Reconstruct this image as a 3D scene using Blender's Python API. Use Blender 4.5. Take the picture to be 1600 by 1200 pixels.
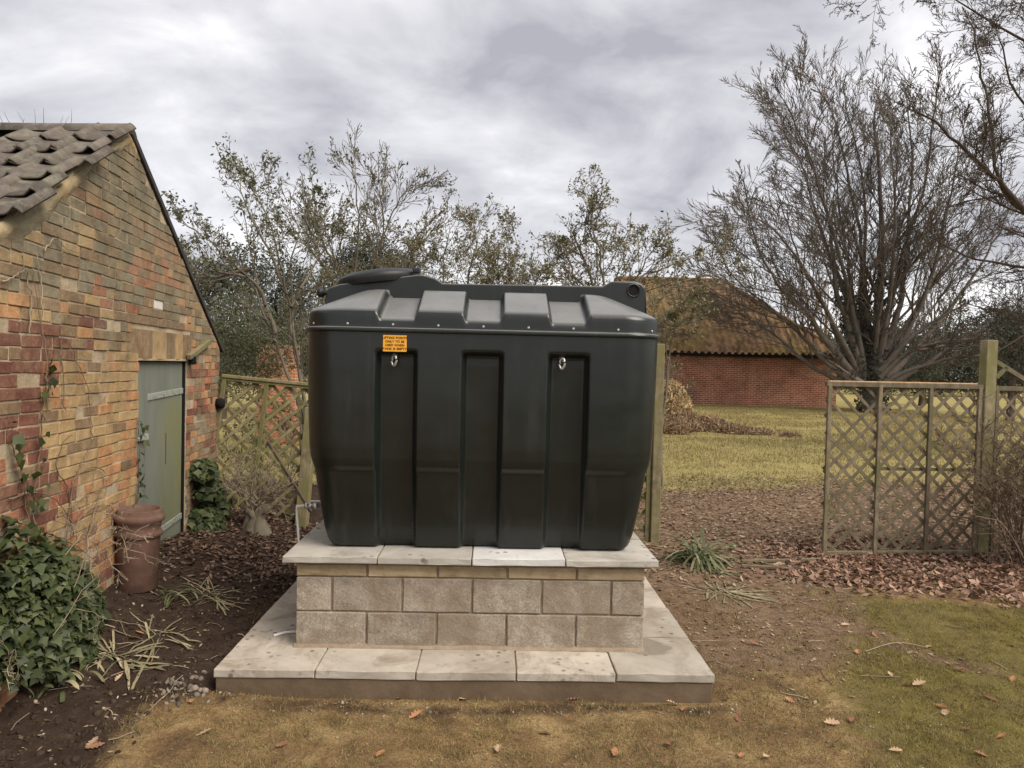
import bpy, bmesh, math, random
import numpy as np
from mathutils import Vector, Matrix

random.seed(7); np.random.seed(7)
for o in list(bpy.data.objects): bpy.data.objects.remove(o)
SC = bpy.context.scene
COL = SC.collection
rad = math.radians

# ------------------------------------------------------------------ camera
CAM_H = 1.98; FPX = 1110.0
YAW, PITCH, ROLL = rad(1.29), rad(-1.4), rad(1.3)
fwd = Vector((math.sin(YAW)*math.cos(PITCH), math.cos(YAW)*math.cos(PITCH), math.sin(PITCH)))
r0 = Vector((math.cos(YAW), -math.sin(YAW), 0)); u0 = r0.cross(fwd)
rgt = r0*math.cos(ROLL) + u0*math.sin(ROLL)
upv = u0*math.cos(ROLL) - r0*math.sin(ROLL)
camd = bpy.data.cameras.new('camera'); cam = bpy.data.objects.new('camera', camd); COL.objects.link(cam)
camd.sensor_width = 36; camd.lens = 36*FPX/1600; camd.clip_end = 3000; camd.clip_start = .05
cam.matrix_world = Matrix(((rgt.x, upv.x, -fwd.x, 0), (rgt.y, upv.y, -fwd.y, 0), (rgt.z, upv.z, -fwd.z, CAM_H), (0, 0, 0, 1)))
SC.camera = cam
# ------------------------------------------------------------------ world and sun
W = bpy.data.worlds.new('World'); SC.world = W; W.use_nodes = True
SUN_EL, SUN_AZ = rad(48), rad(128)      # azimuth clockwise from +Y (compass style)
def build_world():
    nt = W.node_tree; nt.nodes.clear(); N = nt.nodes.new; L = nt.links.new
    out = N('ShaderNodeOutputWorld'); bg = N('ShaderNodeBackground'); bg.inputs['Strength'].default_value = .1
    sky = N('ShaderNodeTexSky'); sky.sky_type = 'NISHITA'; sky.sun_disc = False
    sky.sun_elevation = SUN_EL; sky.sun_rotation = SUN_AZ
    tc = N('ShaderNodeTexCoord'); sep = N('ShaderNodeSeparateXYZ'); L(tc.outputs['Generated'], sep.inputs[0])
    def math_(op, a, b=None):
        m = N('ShaderNodeMath'); m.operation = op
        for k, v in enumerate((a, b)):
            if v is None: continue
            if isinstance(v, (int, float)): m.inputs[k].default_value = v
            else: L(v, m.inputs[k])
        return m.outputs[0]
    zc = math_('ADD', math_('MAXIMUM', sep.outputs['Z'], 0.0), .34)
    px = math_('DIVIDE', sep.outputs['X'], zc); py = math_('DIVIDE', sep.outputs['Y'], zc)
    cmb = N('ShaderNodeCombineXYZ'); L(px, cmb.inputs[0]); L(py, cmb.inputs[1]); cmb.inputs[2].default_value = 3.7
    def noise(scale, detail, rough, dist, off=0):
        n = N('ShaderNodeTexNoise'); n.inputs['Scale'].default_value = scale; n.inputs['Detail'].default_value = detail
        n.inputs['Roughness'].default_value = rough; n.inputs['Distortion'].default_value = dist
        mp = N('ShaderNodeMapping'); mp.inputs['Location'].default_value = (off, off*.7, 0); mp.inputs['Scale'].default_value = (1, 1.15, 1)
        L(cmb.outputs[0], mp.inputs[0]); L(mp.outputs[0], n.inputs['Vector']); return n.outputs['Fac']
    n1 = noise(.95, 6, .5, .25, 7.4); n2 = noise(3.1, 6, .55, .35, 5.1)
    s = math_('ADD', math_('MULTIPLY', n1, .55), math_('MULTIPLY', n2, .45))
    rmp = N('ShaderNodeValToRGB'); L(s, rmp.inputs[0]); e = rmp.color_ramp.elements
    e[0].position = .375; e[0].color = (.238, .236, .258, 1)
    e[1].position = .61; e[1].color = (.62, .612, .612, 1)
    m = rmp.color_ramp.elements.new(.46); m.color = (.355, .352, .370, 1)
    m = rmp.color_ramp.elements.new(.53); m.color = (.455, .450, .465, 1)
    sc = N('ShaderNodeVectorMath'); sc.operation = 'SCALE'; L(rmp.outputs[0], sc.inputs[0]); sc.inputs['Scale'].default_value = 9.4
    mix = N('ShaderNodeMix'); mix.data_type = 'RGBA'; mix.inputs['Factor'].default_value = .95
    L(sky.outputs[0], mix.inputs['A']); L(sc.outputs[0], mix.inputs['B'])
    L(mix.outputs['Result'], bg.inputs['Color']); L(bg.outputs[0], out.inputs[0])
build_world()
sd = bpy.data.lights.new('sun', 'SUN'); sd.energy = 2.2; sd.angle = rad(38); sd.color = (1, .92, .80)
so = bpy.data.objects.new('sun', sd); COL.objects.link(so)
sdir = Vector((math.sin(SUN_AZ)*math.cos(SUN_EL), math.cos(SUN_AZ)*math.cos(SUN_EL), math.sin(SUN_EL)))
so.rotation_euler = sdir.to_track_quat('Z', 'Y').to_euler(); so.location = sdir*60
vs = SC.view_settings; vs.view_transform = 'Standard'; vs.look = 'None'; vs.gamma = 1; vs.exposure = 1.1; vs.use_curve_mapping = False
SC.cycles.use_denoising = True
SC.cycles.max_bounces = 6; SC.cycles.transparent_max_bounces = 4

# ------------------------------------------------------------------ pixel helpers
def ray(px, py):
    return (fwd + rgt*((px-800)/FPX) - upv*((py-600)/FPX))
def at_y(px, py, Y):
    d = ray(px, py); t = Y/d.y; return Vector((d.x*t, Y, CAM_H + d.z*t))
def at_z(px, py, z=0.0):
    d = ray(px, py); t = (z-CAM_H)/d.z; return Vector((d.x*t, d.y*t, z))
def to_px(p):
    v = Vector(p) - Vector((0, 0, CAM_H)); z = v.dot(fwd)
    return 800 + FPX*v.dot(rgt)/z, 600 - FPX*v.dot(upv)/z

# ------------------------------------------------------------------ mesh helpers
def tag(o, label=None, cat=None, group=None, kind=None):
    if label: o['label'] = label
    if cat: o['category'] = cat
    if group: o['group'] = group
    if kind: o['kind'] = kind
    return o
def empty(name, loc, label, cat, group=None, rz=0):
    o = bpy.data.objects.new(name, None); COL.objects.link(o); o.location = loc; o.rotation_euler = (0, 0, rz); o.empty_display_size = .1
    return tag(o, label, cat, group)
def link(name, me, mat=None, parent=None):
    o = bpy.data.objects.new(name, me); COL.objects.link(o)
    if mat is not None and len(me.materials) == 0: me.materials.append(mat)
    if parent is not None:
        o.parent = parent; o.matrix_parent_inverse = Matrix.Identity(4)
        o.location = (-Vector(wloc(parent)))
    return o
def wloc(o):
    v = Vector(o.location)
    while o.parent: o = o.parent; v += Vector(o.location)
    return v
def mesh_np(name, V, F, mat=None, parent=None, smooth=False, matidx=None, mats=None):
    """V (n,3), F (m,k) numpy, world coordinates"""
    V = np.asarray(V, dtype=np.float32); F = np.asarray(F, dtype=np.int32); m, k = F.shape
    me = bpy.data.meshes.new(name)
    me.vertices.add(len(V)); me.vertices.foreach_set('co', V.ravel())
    me.loops.add(m*k); me.loops.foreach_set('vertex_index', F.ravel())
    me.polygons.add(m); me.polygons.foreach_set('loop_start', np.arange(0, m*k, k, dtype=np.int32))
    me.polygons.foreach_set('loop_total', np.full(m, k, dtype=np.int32))
    if mats:
        for mm in mats: me.materials.append(mm)
    if matidx is not None: me.polygons.foreach_set('material_index', np.asarray(matidx, dtype=np.int32))
    if smooth: me.polygons.foreach_set('use_smooth', np.ones(m, dtype=bool))
    me.update(calc_edges=True); me.validate()
    return link(name, me, mat, parent)
def mesh_py(name, V, F, mat=None, parent=None, smooth=False):
    me = bpy.data.meshes.new(name); me.from_pydata([tuple(v) for v in V], [], F); me.update()
    if smooth:
        for p in me.polygons: p.use_smooth = True
    return link(name, me, mat, parent)
def bm_obj(name, bm, mat=None, parent=None, smooth=False):
    me = bpy.data.meshes.new(name); bm.to_mesh(me); bm.free()
    if smooth:
        for p in me.polygons: p.use_smooth = True
    return link(name, me, mat, parent)
def obox(bm, c, ax, ay, az, sx, sy, sz, bev=0):
    """oriented box, axes unit vectors, full sizes"""
    c, ax, ay, az = Vector(c), Vector(ax), Vector(ay), Vector(az)
    M = Matrix(((ax.x*sx, ay.x*sy, az.x*sz, c.x), (ax.y*sx, ay.y*sy, az.y*sz, c.y), (ax.z*sx, ay.z*sy, az.z*sz, c.z), (0, 0, 0, 1)))
    r = bmesh.ops.create_cube(bm, size=1, matrix=M)
    if bev > 0:
        es = list({e for v in r['verts'] for e in v.link_edges})
        bmesh.ops.bevel(bm, geom=es, offset=bev, segments=1, affect='EDGES', profile=.5)
def abox(bm, x0, x1, y0, y1, z0, z1, bev=0):
    obox(bm, ((x0+x1)/2, (y0+y1)/2, (z0+z1)/2), (1, 0, 0), (0, 1, 0), (0, 0, 1), x1-x0, y1-y0, z1-z0, bev)
def beam(bm, a, b, w, h, bev=0, up=(0, 0, 1)):
    a, b = Vector(a), Vector(b); az = (b-a); L = az.length; az.normalize()
    ax = Vector(up).cross(az)
    if ax.length < 1e-4: ax = Vector((1, 0, 0))
    ax.normalize(); ay = az.cross(ax)
    obox(bm, (a+b)/2, ax, ay, az, w, h, L, bev)
def tubes(polys, k=5):
    """polys: list of (pts list, radii list) -> V,F numpy quads"""
    groups = {}
    for P, R in polys: groups.setdefault(len(P), []).append((P, R))
    VV, FF, base = [], [], 0
    for n, lst in groups.items():
        P = np.array([a for a, _ in lst], dtype=np.float64); R = np.array([b for _, b in lst], dtype=np.float64)
        B = len(lst)
        T = np.empty_like(P); T[:, 1:-1] = P[:, 2:]-P[:, :-2]; T[:, 0] = P[:, 1]-P[:, 0]; T[:, -1] = P[:, -1]-P[:, -2]
        T /= np.linalg.norm(T, axis=2, keepdims=True)+1e-9
        ref = np.zeros_like(T); main = T[:, 0]; vert = np.abs(main[:, 2]) > .8
        ref[vert] = (1, 0, .1); ref[~vert] = (0, 0.05, 1)
        A = np.cross(T, ref); A /= np.linalg.norm(A, axis=2, keepdims=True)+1e-9
        C = np.cross(T, A)
        ang = np.arange(k)*2*math.pi/k
        V = P[:, :, None, :] + R[:, :, None, None]*(A[:, :, None, :]*np.cos(ang)[None, None, :, None] + C[:, :, None, :]*np.sin(ang)[None, None, :, None])
        VV.append(V.reshape(-1, 3))
        b = (np.arange(B)*n*k)[:, None, None]; i = (np.arange(n-1)*k)[None, :, None]; j = np.arange(k)[None, None, :]; j2 = (j+1) % k
        f = np.stack([b+i+j, b+i+j2, b+i+k+j2, b+i+k+j], axis=-1).reshape(-1, 4) + base
        FF.append(f); base += B*n*k
    return np.concatenate(VV), np.concatenate(FF)
def rand_rot(n, tilt=None, rng=np.random):
    """random rotation matrices; tilt = max lean of local z from world z (radians) or None for free"""
    q = rng.normal(size=(n, 4)); q /= np.linalg.norm(q, axis=1, keepdims=True)
    if tilt is not None:
        a = rng.uniform(0, 2*math.pi, n); t = rng.uniform(0, 1, n)**.7*tilt; b = rng.uniform(0, 2*math.pi, n)
        qz = np.stack([np.cos(b/2), np.zeros(n), np.zeros(n), np.sin(b/2)], 1)
        qt = np.stack([np.cos(t/2), np.sin(t/2)*np.cos(a), np.sin(t/2)*np.sin(a), np.zeros(n)], 1)
        w1, x1, y1, z1 = qt.T; w2, x2, y2, z2 = qz.T
        q = np.stack([w1*w2-x1*x2-y1*y2-z1*z2, w1*x2+x1*w2+y1*z2-z1*y2, w1*y2-x1*z2+y1*w2+z1*x2, w1*z2+x1*y2-y1*x2+z1*w2], 1)
    w, x, y, z = q.T
    return np.stack([np.stack([1-2*(y*y+z*z), 2*(x*y-z*w), 2*(x*z+y*w)], 1), np.stack([2*(x*y+z*w), 1-2*(x*x+z*z), 2*(y*z-x*w)], 1), np.stack([2*(x*z-y*w), 2*(y*z+x*w), 1-2*(x*x+y*y)], 1)], 1)
def scatter(TV, TF, pos, R, s):
    TV = np.asarray(TV, float); TF = np.asarray(TF, int); n = len(pos); k = len(TV)
    s = np.asarray(s, float)
    if s.ndim == 1: s = s[:, None]
    V = np.einsum('nij,nkj->nki', R, TV[None]*s[:, None, :]) + np.asarray(pos)[:, None, :]
    F = TF[None] + (np.arange(n)*k)[:, None, None]
    return V.reshape(-1, 3), F.reshape(-1, TF.shape[1])
def vnoise(x, y, seed=0):
    """cheap smooth 2-D value noise, numpy"""
    x = np.asarray(x, float); y = np.asarray(y, float)
    xi = np.floor(x).astype(np.int64); yi = np.floor(y).astype(np.int64); xf = x-xi; yf = y-yi
    def h(a, b):
        n = (a*374761393 + b*668265263 + seed*1442695041) & 0x7fffffff
        n = ((n ^ (n >> 13))*1274126177) & 0x7fffffff
        return ((n ^ (n >> 16)) & 0xffff)/65535.0
    u = xf*xf*(3-2*xf); v = yf*yf*(3-2*yf)
    return (h(xi, yi)*(1-u)+h(xi+1, yi)*u)*(1-v) + (h(xi, yi+1)*(1-u)+h(xi+1, yi+1)*u)*v
def fbm(x, y, seed=0, oct=4):
    s = 0; a = .5
    for o in range(oct): s = s + a*vnoise(np.asarray(x)*2**o, np.asarray(y)*2**o, seed+o); a *= .5
    return s
def sstep(a, b, x):
    t = np.clip((np.asarray(x, float)-a)/(b-a), 0, 1); return t*t*(3-2*t)

# ------------------------------------------------------------------ materials
class NT:
    def __init__(s, name):
        s.m = bpy.data.materials.new(name); s.m.use_nodes = True; s.t = s.m.node_tree
        s.b = s.t.nodes['Principled BSDF']; s.o = s.t.nodes['Material Output']
    def n(s, t, **kw):
        x = s.t.nodes.new(t)
        for k, v in kw.items(): setattr(x, k, v)
        return x
    def l(s, a, b): s.t.links.new(a, b)
    def noise(s, scale, detail=4, rough=.6, coord='Object', dist=0, map_scale=None):
        n = s.n('ShaderNodeTexNoise'); n.inputs['Scale'].default_value = scale; n.inputs['Detail'].default_value = detail
        n.inputs['Roughness'].default_value = rough; n.inputs['Distortion'].default_value = dist
        c = s.coord(coord)
        if map_scale:
            mp = s.n('ShaderNodeMapping'); mp.inputs['Scale'].default_value = map_scale; s.l(c, mp.inputs[0]); c = mp.outputs[0]
        s.l(c, n.inputs['Vector']); return n.outputs['Fac']
    def coord(s, c):
        if c == 'World': return s.n('ShaderNodeNewGeometry').outputs['Position']
        return s.n('ShaderNodeTexCoord').outputs[c]
    def ramp(s, fac, stops):
        r = s.n('ShaderNodeValToRGB'); s.l(fac, r.inputs[0]); e = r.color_ramp.elements
        while len(e) < len(stops): e.new(.5)
        for el, (p, c) in zip(e, stops):
            el.position = p; el.color = (c, c, c, 1) if isinstance(c, (int, float)) else (*c, 1)
        return r.outputs[0]
    def mix(s, fac, a, b, blend='MIX'):
        m = s.n('ShaderNodeMix', data_type='RGBA', blend_type=blend)
        for sock, v in ((m.inputs['Factor'], fac), (m.inputs['A'], a), (m.inputs['B'], b)):
            if isinstance(v, (int, float)): sock.default_value = v
            elif isinstance(v, (tuple, list)): sock.default_value = (*v, 1)
            else: s.l(v, sock)
        return m.outputs['Result']
    def math(s, op, a, b=None, clamp=False):
        m = s.n('ShaderNodeMath', operation=op); m.use_clamp = clamp
        for k, v in enumerate((a, b)):
            if v is None: continue
            if isinstance(v, (int, float)): m.inputs[k].default_value = v
            else: s.l(v, m.inputs[k])
        return m.outputs[0]
    def bump(s, h, strength=.4, dist=.01):
        b = s.n('ShaderNodeBump'); b.inputs['Strength'].default_value = strength; b.inputs['Distance'].default_value = dist
        s.l(h, b.inputs['Height']); s.l(b.outputs[0], s.b.inputs['Normal'])
    def color(s, c):
        if isinstance(c, (tuple, list)): s.b.inputs['Base Color'].default_value = (*c, 1)
        else: s.l(c, s.b.inputs['Base Color'])
    def rough(s, r):
        if isinstance(r, (int, float)): s.b.inputs['Roughness'].default_value = r
        else: s.l(r, s.b.inputs['Roughness'])
    def spec(s, v): s.b.inputs['Specular IOR Level'].default_value = v
def mat_var(name, cols, scale=8, rough=.85, bump=.4, bdist=.01, coord='World', rnd=None, spec=.25, detail=5, map_scale=None, rvar=.35, bscale=None):
    """noise-driven colour between cols (list), optional per-island or per-object brightness variation"""
    m = NT(name)
    n = m.noise(scale, detail, .62, coord, map_scale=map_scale)
    k = len(cols); c = m.ramp(n, [(.3+.4*i/max(1, k-1), cols[i]) for i in range(k)])
    if rnd:
        src = m.n('ShaderNodeNewGeometry').outputs['Random Per Island'] if rnd == 'island' else m.n('ShaderNodeObjectInfo').outputs['Random']
        v = m.ramp(src, [(0, 1-rvar), (1, 1+rvar)])
        c = m.mix(1.0, c, v, 'MULTIPLY')
    m.color(c); m.rough(rough); m.spec(spec)
    if bump: m.bump(m.noise(bscale or scale*5, 5, .65, coord, map_scale=map_scale), bump, bdist)
    return m.m
def mat_leaf(name, cols, rough=.5, trans=.25, spec=.35, patch=None):
    m = NT(name); src = m.n('ShaderNodeNewGeometry').outputs['Random Per Island']
    c = m.ramp(src, [(i/max(1, len(cols)-1), cols[i]) for i in range(len(cols))])
    if patch:
        c = m.mix(m.ramp(m.noise(2.1, 7, .7, 'World', .5), [(.44, 0), (.58, .9)]), c, m.ramp(src, [(0, patch[0]), (1, patch[1])]))
        c = m.mix(1.0, c, m.ramp(m.noise(5.5, 6, .7, 'World', .6), [(.34, .36), (.66, 1.45)]), 'MULTIPLY')
    c = m.mix(1.0, c, m.ramp(m.noise(14, 3, .5, 'World'), [(.25, .7), (.75, 1.25)]), 'MULTIPLY')
    m.color(c); m.rough(rough); m.spec(spec)
    if trans > 0:
        t = m.n('ShaderNodeBsdfTranslucent'); m.l(c, t.inputs['Color'])
        mx = m.n('ShaderNodeMixShader'); mx.inputs[0].default_value = trans
        m.l(m.b.outputs[0], mx.inputs[1]); m.l(t.outputs[0], mx.inputs[2]); m.l(mx.outputs[0], m.o.inputs['Surface'])
    return m.m

M = {}
# plastic tank: smooth moulded polyethylene with faint scuffs and a dusty sky sheen painted on top faces
def mk_tank():
    m = NT('tank_plastic')
    sc = m.noise(2.2, 6, .6, 'World', .6)
    c = m.ramp(sc, [(.3, (.0065, .0095, .0085)), (.7, (.0115, .0145, .0130))])
    scr = m.ramp(m.noise(5.5, 8, .8, 'World', 1.5, (1, 1, .25)), [(.60, 0.0), (.78, .10)])
    c = m.mix(scr, c, (.10, .105, .10))
    stk_ = m.math('MULTIPLY', m.ramp(m.noise(7, 6, .7, 'World', .3, (1, 1, .07)), [(.52, 0), (.72, 1)]), m.ramp(m.noise(1.3, 4, .6, 'World'), [(.40, 0), (.65, .16)]))
    c = m.mix(stk_, c, (.15, .148, .135))
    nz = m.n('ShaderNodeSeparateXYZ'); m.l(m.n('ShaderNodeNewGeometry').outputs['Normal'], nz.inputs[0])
    dusty_sheen = m.math('MULTIPLY', m.ramp(nz.outputs[2], [(.45, 0), (.85, 1)]), m.ramp(m.noise(4.5, 6, .65, 'World', .5), [(.2, .38), (.8, .62)]))  # pale dusty film on upward faces, painting in their bright sky reflection
    c = m.mix(dusty_sheen, c, (.27, .268, .262)); m.color(c)
    m.rough(m.ramp(m.noise(3.0, 6, .7, 'World', .4), [(.25, .25), (.75, .40)])); m.spec(.5)
    m.bump(m.noise(1.6, 3, .5, 'World'), .22, .05)
    return m.m
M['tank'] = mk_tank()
M['tank_lid'] = mat_var('cover_plastic', [(.012, .013, .014), (.02, .02, .021)], 6, .5, .15, .004, spec=.4)
def mk_steel(name, c=(.62, .62, .62), r=.35):
    m = NT(name); m.color(m.ramp(m.noise(40, 4, .6, 'Object'), [(.3, tuple(v*.75 for v in c)), (.7, c)])); m.b.inputs['Metallic'].default_value = .85; m.rough(r); return m.m
M['steel'] = mk_steel('galvanised_steel')
M['white_plastic'] = mat_var('white_pipe_plastic', [(.62, .60, .56), (.74, .73, .70)], 12, .5, .05)
def mk_sticker():
    m = NT('sticker_yellow'); m.color((.78, .36, .025)); m.rough(.4); return m.m
M['sticker'] = mk_sticker()
M['ink'] = mat_var('sticker_ink', [(.05, .022, .006), (.07, .03, .008)], 30, .5, 0)
# masonry
def mk_block():
    m = NT('concrete_block')
    rnd = m.n('ShaderNodeObjectInfo').outputs['Random']
    c = m.ramp(m.noise(9, 6, .7, 'World'), [(.28, (.205, .168, .128)), (.5, (.30, .255, .203)), (.72, (.39, .345, .285))])
    c = m.mix(1.0, c, m.ramp(rnd, [(0, .84), (1, 1.12)]), 'MULTIPLY')
    agg = m.noise(85, 3, .7, 'World'); c = m.mix(1.0, c, m.ramp(agg, [(.30, .72), (.5, 1.0), (.72, 1.35)]), 'MULTIPLY')
    # cement dust and damp smears with their own shape
    c = m.mix(m.ramp(m.noise(2.1, 6, .65, 'World', .8), [(.44, 0), (.58, .65)]), c, (.205, .155, .108))
    m.color(c); m.rough(.95); m.spec(.15); m.bump(m.noise(55, 6, .75, 'World'), .55, .012); return m.m
M['block'] = mk_block()
M['mortar'] = mat_var('mortar', [(.20, .152, .110), (.30, .235, .172)], 14, .95, .5, .01, spec=.1)
M['coursing'] = mat_var('coursing_brick', [(.25, .185, .11), (.34, .265, .165), (.39, .315, .21)], 9, .95, .6, .008, rnd='object', rvar=.14, spec=.1)
def mk_slab(name, light, dark, stain, st=(.55, .70)):
    m = NT(name); rnd = m.n('ShaderNodeObjectInfo').outputs['Random']
    c = m.ramp(m.noise(3.2, 7, .66, 'World', .5), [(.30, dark), (.62, light)])
    c = m.mix(1.0, c, m.ramp(rnd, [(0, .86), (1, 1.08)]), 'MULTIPLY')
    c = m.mix(m.ramp(m.noise(1.7, 8, .72, 'World', 1.2), [(st[0], 0), (st[1], .75)]), c, stain)
    sp = m.n('ShaderNodeTexVoronoi'); sp.inputs['Scale'].default_value = 15; m.l(m.coord('World'), sp.inputs['Vector'])
    spot = m.math('MULTIPLY', m.ramp(sp.outputs['Distance'], [(.16, 1), (.30, 0)]), m.ramp(m.noise(2.6, 4, .6, 'World'), [(.50, 0), (.60, .8)]))
    c = m.mix(spot, c, (.10, .075, .055))
    pos = m.n('ShaderNodeVectorMath', operation='DISTANCE'); m.l(m.coord('World'), pos.inputs[0]); pos.inputs[1].default_value = (1.03, 4.62, .15)
    dmp = m.math('ADD', pos.outputs['Value'], m.math('MULTIPLY', m.noise(6, 4, .6, 'World', .4), .22))
    c = m.mix(m.ramp(dmp, [(.245, .62), (.27, 0)]), c, (.16, .13, .10))
    m.color(c); m.rough(.9); m.spec(.2); m.bump(m.noise(60, 6, .7, 'World'), .35, .006); return m.m
M['slab'] = mk_slab('paving_slab', (.45, .405, .345), (.31, .272, .222), (.19, .14, .10), (.48, .66))
M['cap'] = mk_slab('cap_slab', (.43, .405, .36), (.31, .285, .25), (.22, .20, .17), (.52, .70))
M['cap_light'] = mk_slab('cap_slab_fresh', (.62, .61, .59), (.50, .49, .47), (.40, .38, .34), (.62, .8))
M['footing'] = mat_var('footing_mortar', [(.105, .074, .048), (.165, .120, .080)], 4, .95, .45, .01, spec=.1)
# brick palette of the old outbuilding
def mk_brick(name, a, b, lich=.35):
    m = NT(name)
    c = m.ramp(m.noise(16, 5, .65, 'World'), [(.28, a), (.72, b)])
    pos = m.n('ShaderNodeSeparateXYZ'); m.l(m.coord('World'), pos.inputs[0])
    # lichen and soot bloom: patchy, heavier high on the gable
    hgt = m.ramp(m.math('ADD', m.math('MULTIPLY', m.math('SUBTRACT', pos.outputs[2], 2.0), .35), m.math('MULTIPLY', m.noise(1.3, 5, .6, 'World', .5), .9)), [(.42, 0), (.80, .75)])
    c = m.mix(hgt, c, m.ramp(m.noise(7, 4, .6, 'World'), [(.3, (.135, .125, .085)), (.7, (.20, .185, .135))]))
    c = m.mix(m.ramp(m.noise(3.3, 6, .7, 'World', .9), [(.55, 0), (.72, lich)]), c, (.25, .195, .120))
    c = m.mix(m.ramp(m.noise(28, 4, .7, 'World'), [(.55, 0), (.75, .45)]), c, (.42, .34, .24))
    c = m.mix(m.ramp(m.noise(2.4, 7, .72, 'World', .8), [(.46, 0), (.70, .45)]), c, (.36, .265, .160))
    c = m.mix(1.0, c, m.ramp(m.noise(4.2, 7, .75, 'World', .4), [(.25, .55), (.75, 1.4)]), 'MULTIPLY')
    m.color(c); m.rough(.95); m.spec(.1); m.bump(m.noise(38, 6, .75, 'World'), .7, .012); return m.m
BR = {
 'red': mk_brick('brick_red', (.29, .115, .065), (.40, .175, .10)),
 'orange': mk_brick('brick_orange', (.40, .195, .090), (.50, .285, .14)),
 'buff': mk_brick('brick_buff', (.33, .215, .10), (.45, .315, .165)),
 'yellow': mk_brick('brick_yellow', (.38, .245, .115), (.46, .325, .165)),
 'purple': mk_brick('brick_purple', (.140, .060, .044), (.215, .095, .068), .15),
 'brown': mk_brick('brick_brown', (.185, .120, .070), (.27, .185, .110)),
 'grey': mk_brick('brick_grey', (.185, .155, .108), (.26, .222, .155)),
 'white': mat_var('brick_white', [(.52, .49, .45), (.66, .63, .58)], 20, .9, .3),
}
M['lime'] = mat_var('lime_mortar', [(.25, .185, .118), (.38, .30, .205), (.48, .40, .29)], 5, .95, .7, .015, spec=.1)
M['lime_orange'] = mat_var('mortar_fillet', [(.17, .155, .110), (.27, .225, .14), (.36, .26, .14)], 3.5, .95, .8, .02, spec=.1)
def mk_tile(name, a, b, moss):
    m = NT(name); rnd = m.n('ShaderNodeObjectInfo').outputs['Random']
    c = m.ramp(m.noise(11, 5, .65, 'World'), [(.3, a), (.7, b)])
    c = m.mix(1.0, c, m.ramp(rnd, [(0, .75), (1, 1.3)]), 'MULTIPLY')
    c = m.mix(m.ramp(m.noise(9, 7, .75, 'World', .6), [(.48, 0), (.64, .85)]), c, moss)
    m.color(c); m.rough(.9); m.spec(.15); m.bump(m.noise(30, 6, .7, 'World'), .5, .01); return m.m
M['tile'] = mk_tile('pantile_weathered', (.085, .072, .064), (.145, .120, .102), (.18, .168, .125))
M['felt'] = mat_var('roof_felt', [(.035, .034, .036), (.055, .053, .055)], 4, .95, .4)
# door paint
def mk_door():
    m = NT('door_paint')
    c = m.ramp(m.noise(5, 5, .6, 'World', 0, (1, 1, .3)), [(.3, (.140, .155, .128)), (.7, (.195, .208, .175))])
    alg = m.n('ShaderNodeAttribute'); alg.attribute_name = 'algae'
    f = m.math('MULTIPLY', alg.outputs['Fac'], m.ramp(m.noise(4.5, 5, .65, 'World', .3, (1.5, 1.5, .35)), [(.33, 0.1), (.6, 1.0)]))
    c = m.mix(m.math('MULTIPLY', f, .8), c, (.18, .178, .070)); m.color(c); m.rough(.7); m.spec(.25)
    m.bump(m.noise(30, 5, .7, 'World', 0, (1, 1, .08)), .25, .006); return m.m
M['door'] = mk_door()
M['dark'] = mat_var('dark_void', [(.006, .005, .005), (.012, .011, .010)], 6, .95, 0)
M['iron'] = mat_var('painted_iron', [(.20, .22, .19), (.30, .32, .28), (.12, .10, .08)], 30, .7, .4, .004)
M['terracotta'] = mat_var('terracotta', [(.075, .042, .032), (.125, .070, .052), (.175, .105, .080)], 5, .75, .4, .006, spec=.25)
# timber
def mk_wood(name, cols, green=None, gs=.5):
    m = NT(name); rnd = m.n('ShaderNodeNewGeometry').outputs['Random Per Island']; orn = m.n('ShaderNodeObjectInfo').outputs['Random']
    c = m.ramp(m.noise(9, 5, .65, 'World'), [(.28, cols[0]), (.5, cols[1]), (.72, cols[2])])
    c = m.mix(1.0, c, m.ramp(m.noise(22, 5, .7, 'World', .2, (1, 1, .12)), [(.3, .75), (.7, 1.2)]), 'MULTIPLY')
    c = m.mix(1.0, c, m.ramp(orn, [(0, .78), (1, 1.2)]), 'MULTIPLY')
    if green: c = m.mix(m.ramp(m.noise(2.6, 5, .65, 'World', .5), [(gs-.08, 0), (gs+.08, .8)]), c, green)
    m.color(c); m.rough(.9); m.spec(.12); m.bump(m.noise(40, 5, .7, 'World', 0, (1, 1, .1)), .45, .006); return m.m
M['trellis'] = mk_wood('trellis_wood', [(.105, .082, .054), (.165, .133, .090), (.225, .185, .13)], (.13, .118, .060), .56)
M['trellis_old'] = mk_wood('trellis_old_wood', [(.12, .105, .062), (.20, .175, .10), (.26, .225, .13)], (.15, .15, .055), .50)
M['post'] = mk_wood('post_wood', [(.14, .118, .070), (.21, .178, .105), (.27, .23, .145)], (.17, .158, .065), .55)
M['raw_wood'] = mk_wood('split_wood', [(.34, .21, .12), (.43, .28, .16), (.50, .35, .22)])
M['bark'] = mat_var('bark', [(.060, .046, .036), (.105, .083, .064)], 6, .95, .6, .02, spec=.1)
M['bark_far'] = mat_var('bark_far', [(.095, .080, .069), (.145, .124, .107)], 3, .95, 0, spec=.1)
M['bark_grey'] = mat_var('bark_grey', [(.125, .106, .078), (.20, .172, .130)], 6, .95, .4, .015, spec=.1)
M['twig_brown'] = mat_var('twig_brown', [(.11, .075, .052), (.19, .14, .10)], 5, .9, 0, spec=.1, rnd='island', rvar=.4)
M['twig_pale'] = mat_var('twig_pale', [(.20, .155, .11), (.32, .26, .19)], 5, .9, 0, spec=.1, rnd='island', rvar=.4)
M['leaf_privet'] = mat_leaf('leaf_privet', [(.065, .072, .040), (.110, .115, .060), (.17, .165, .095)])
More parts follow.
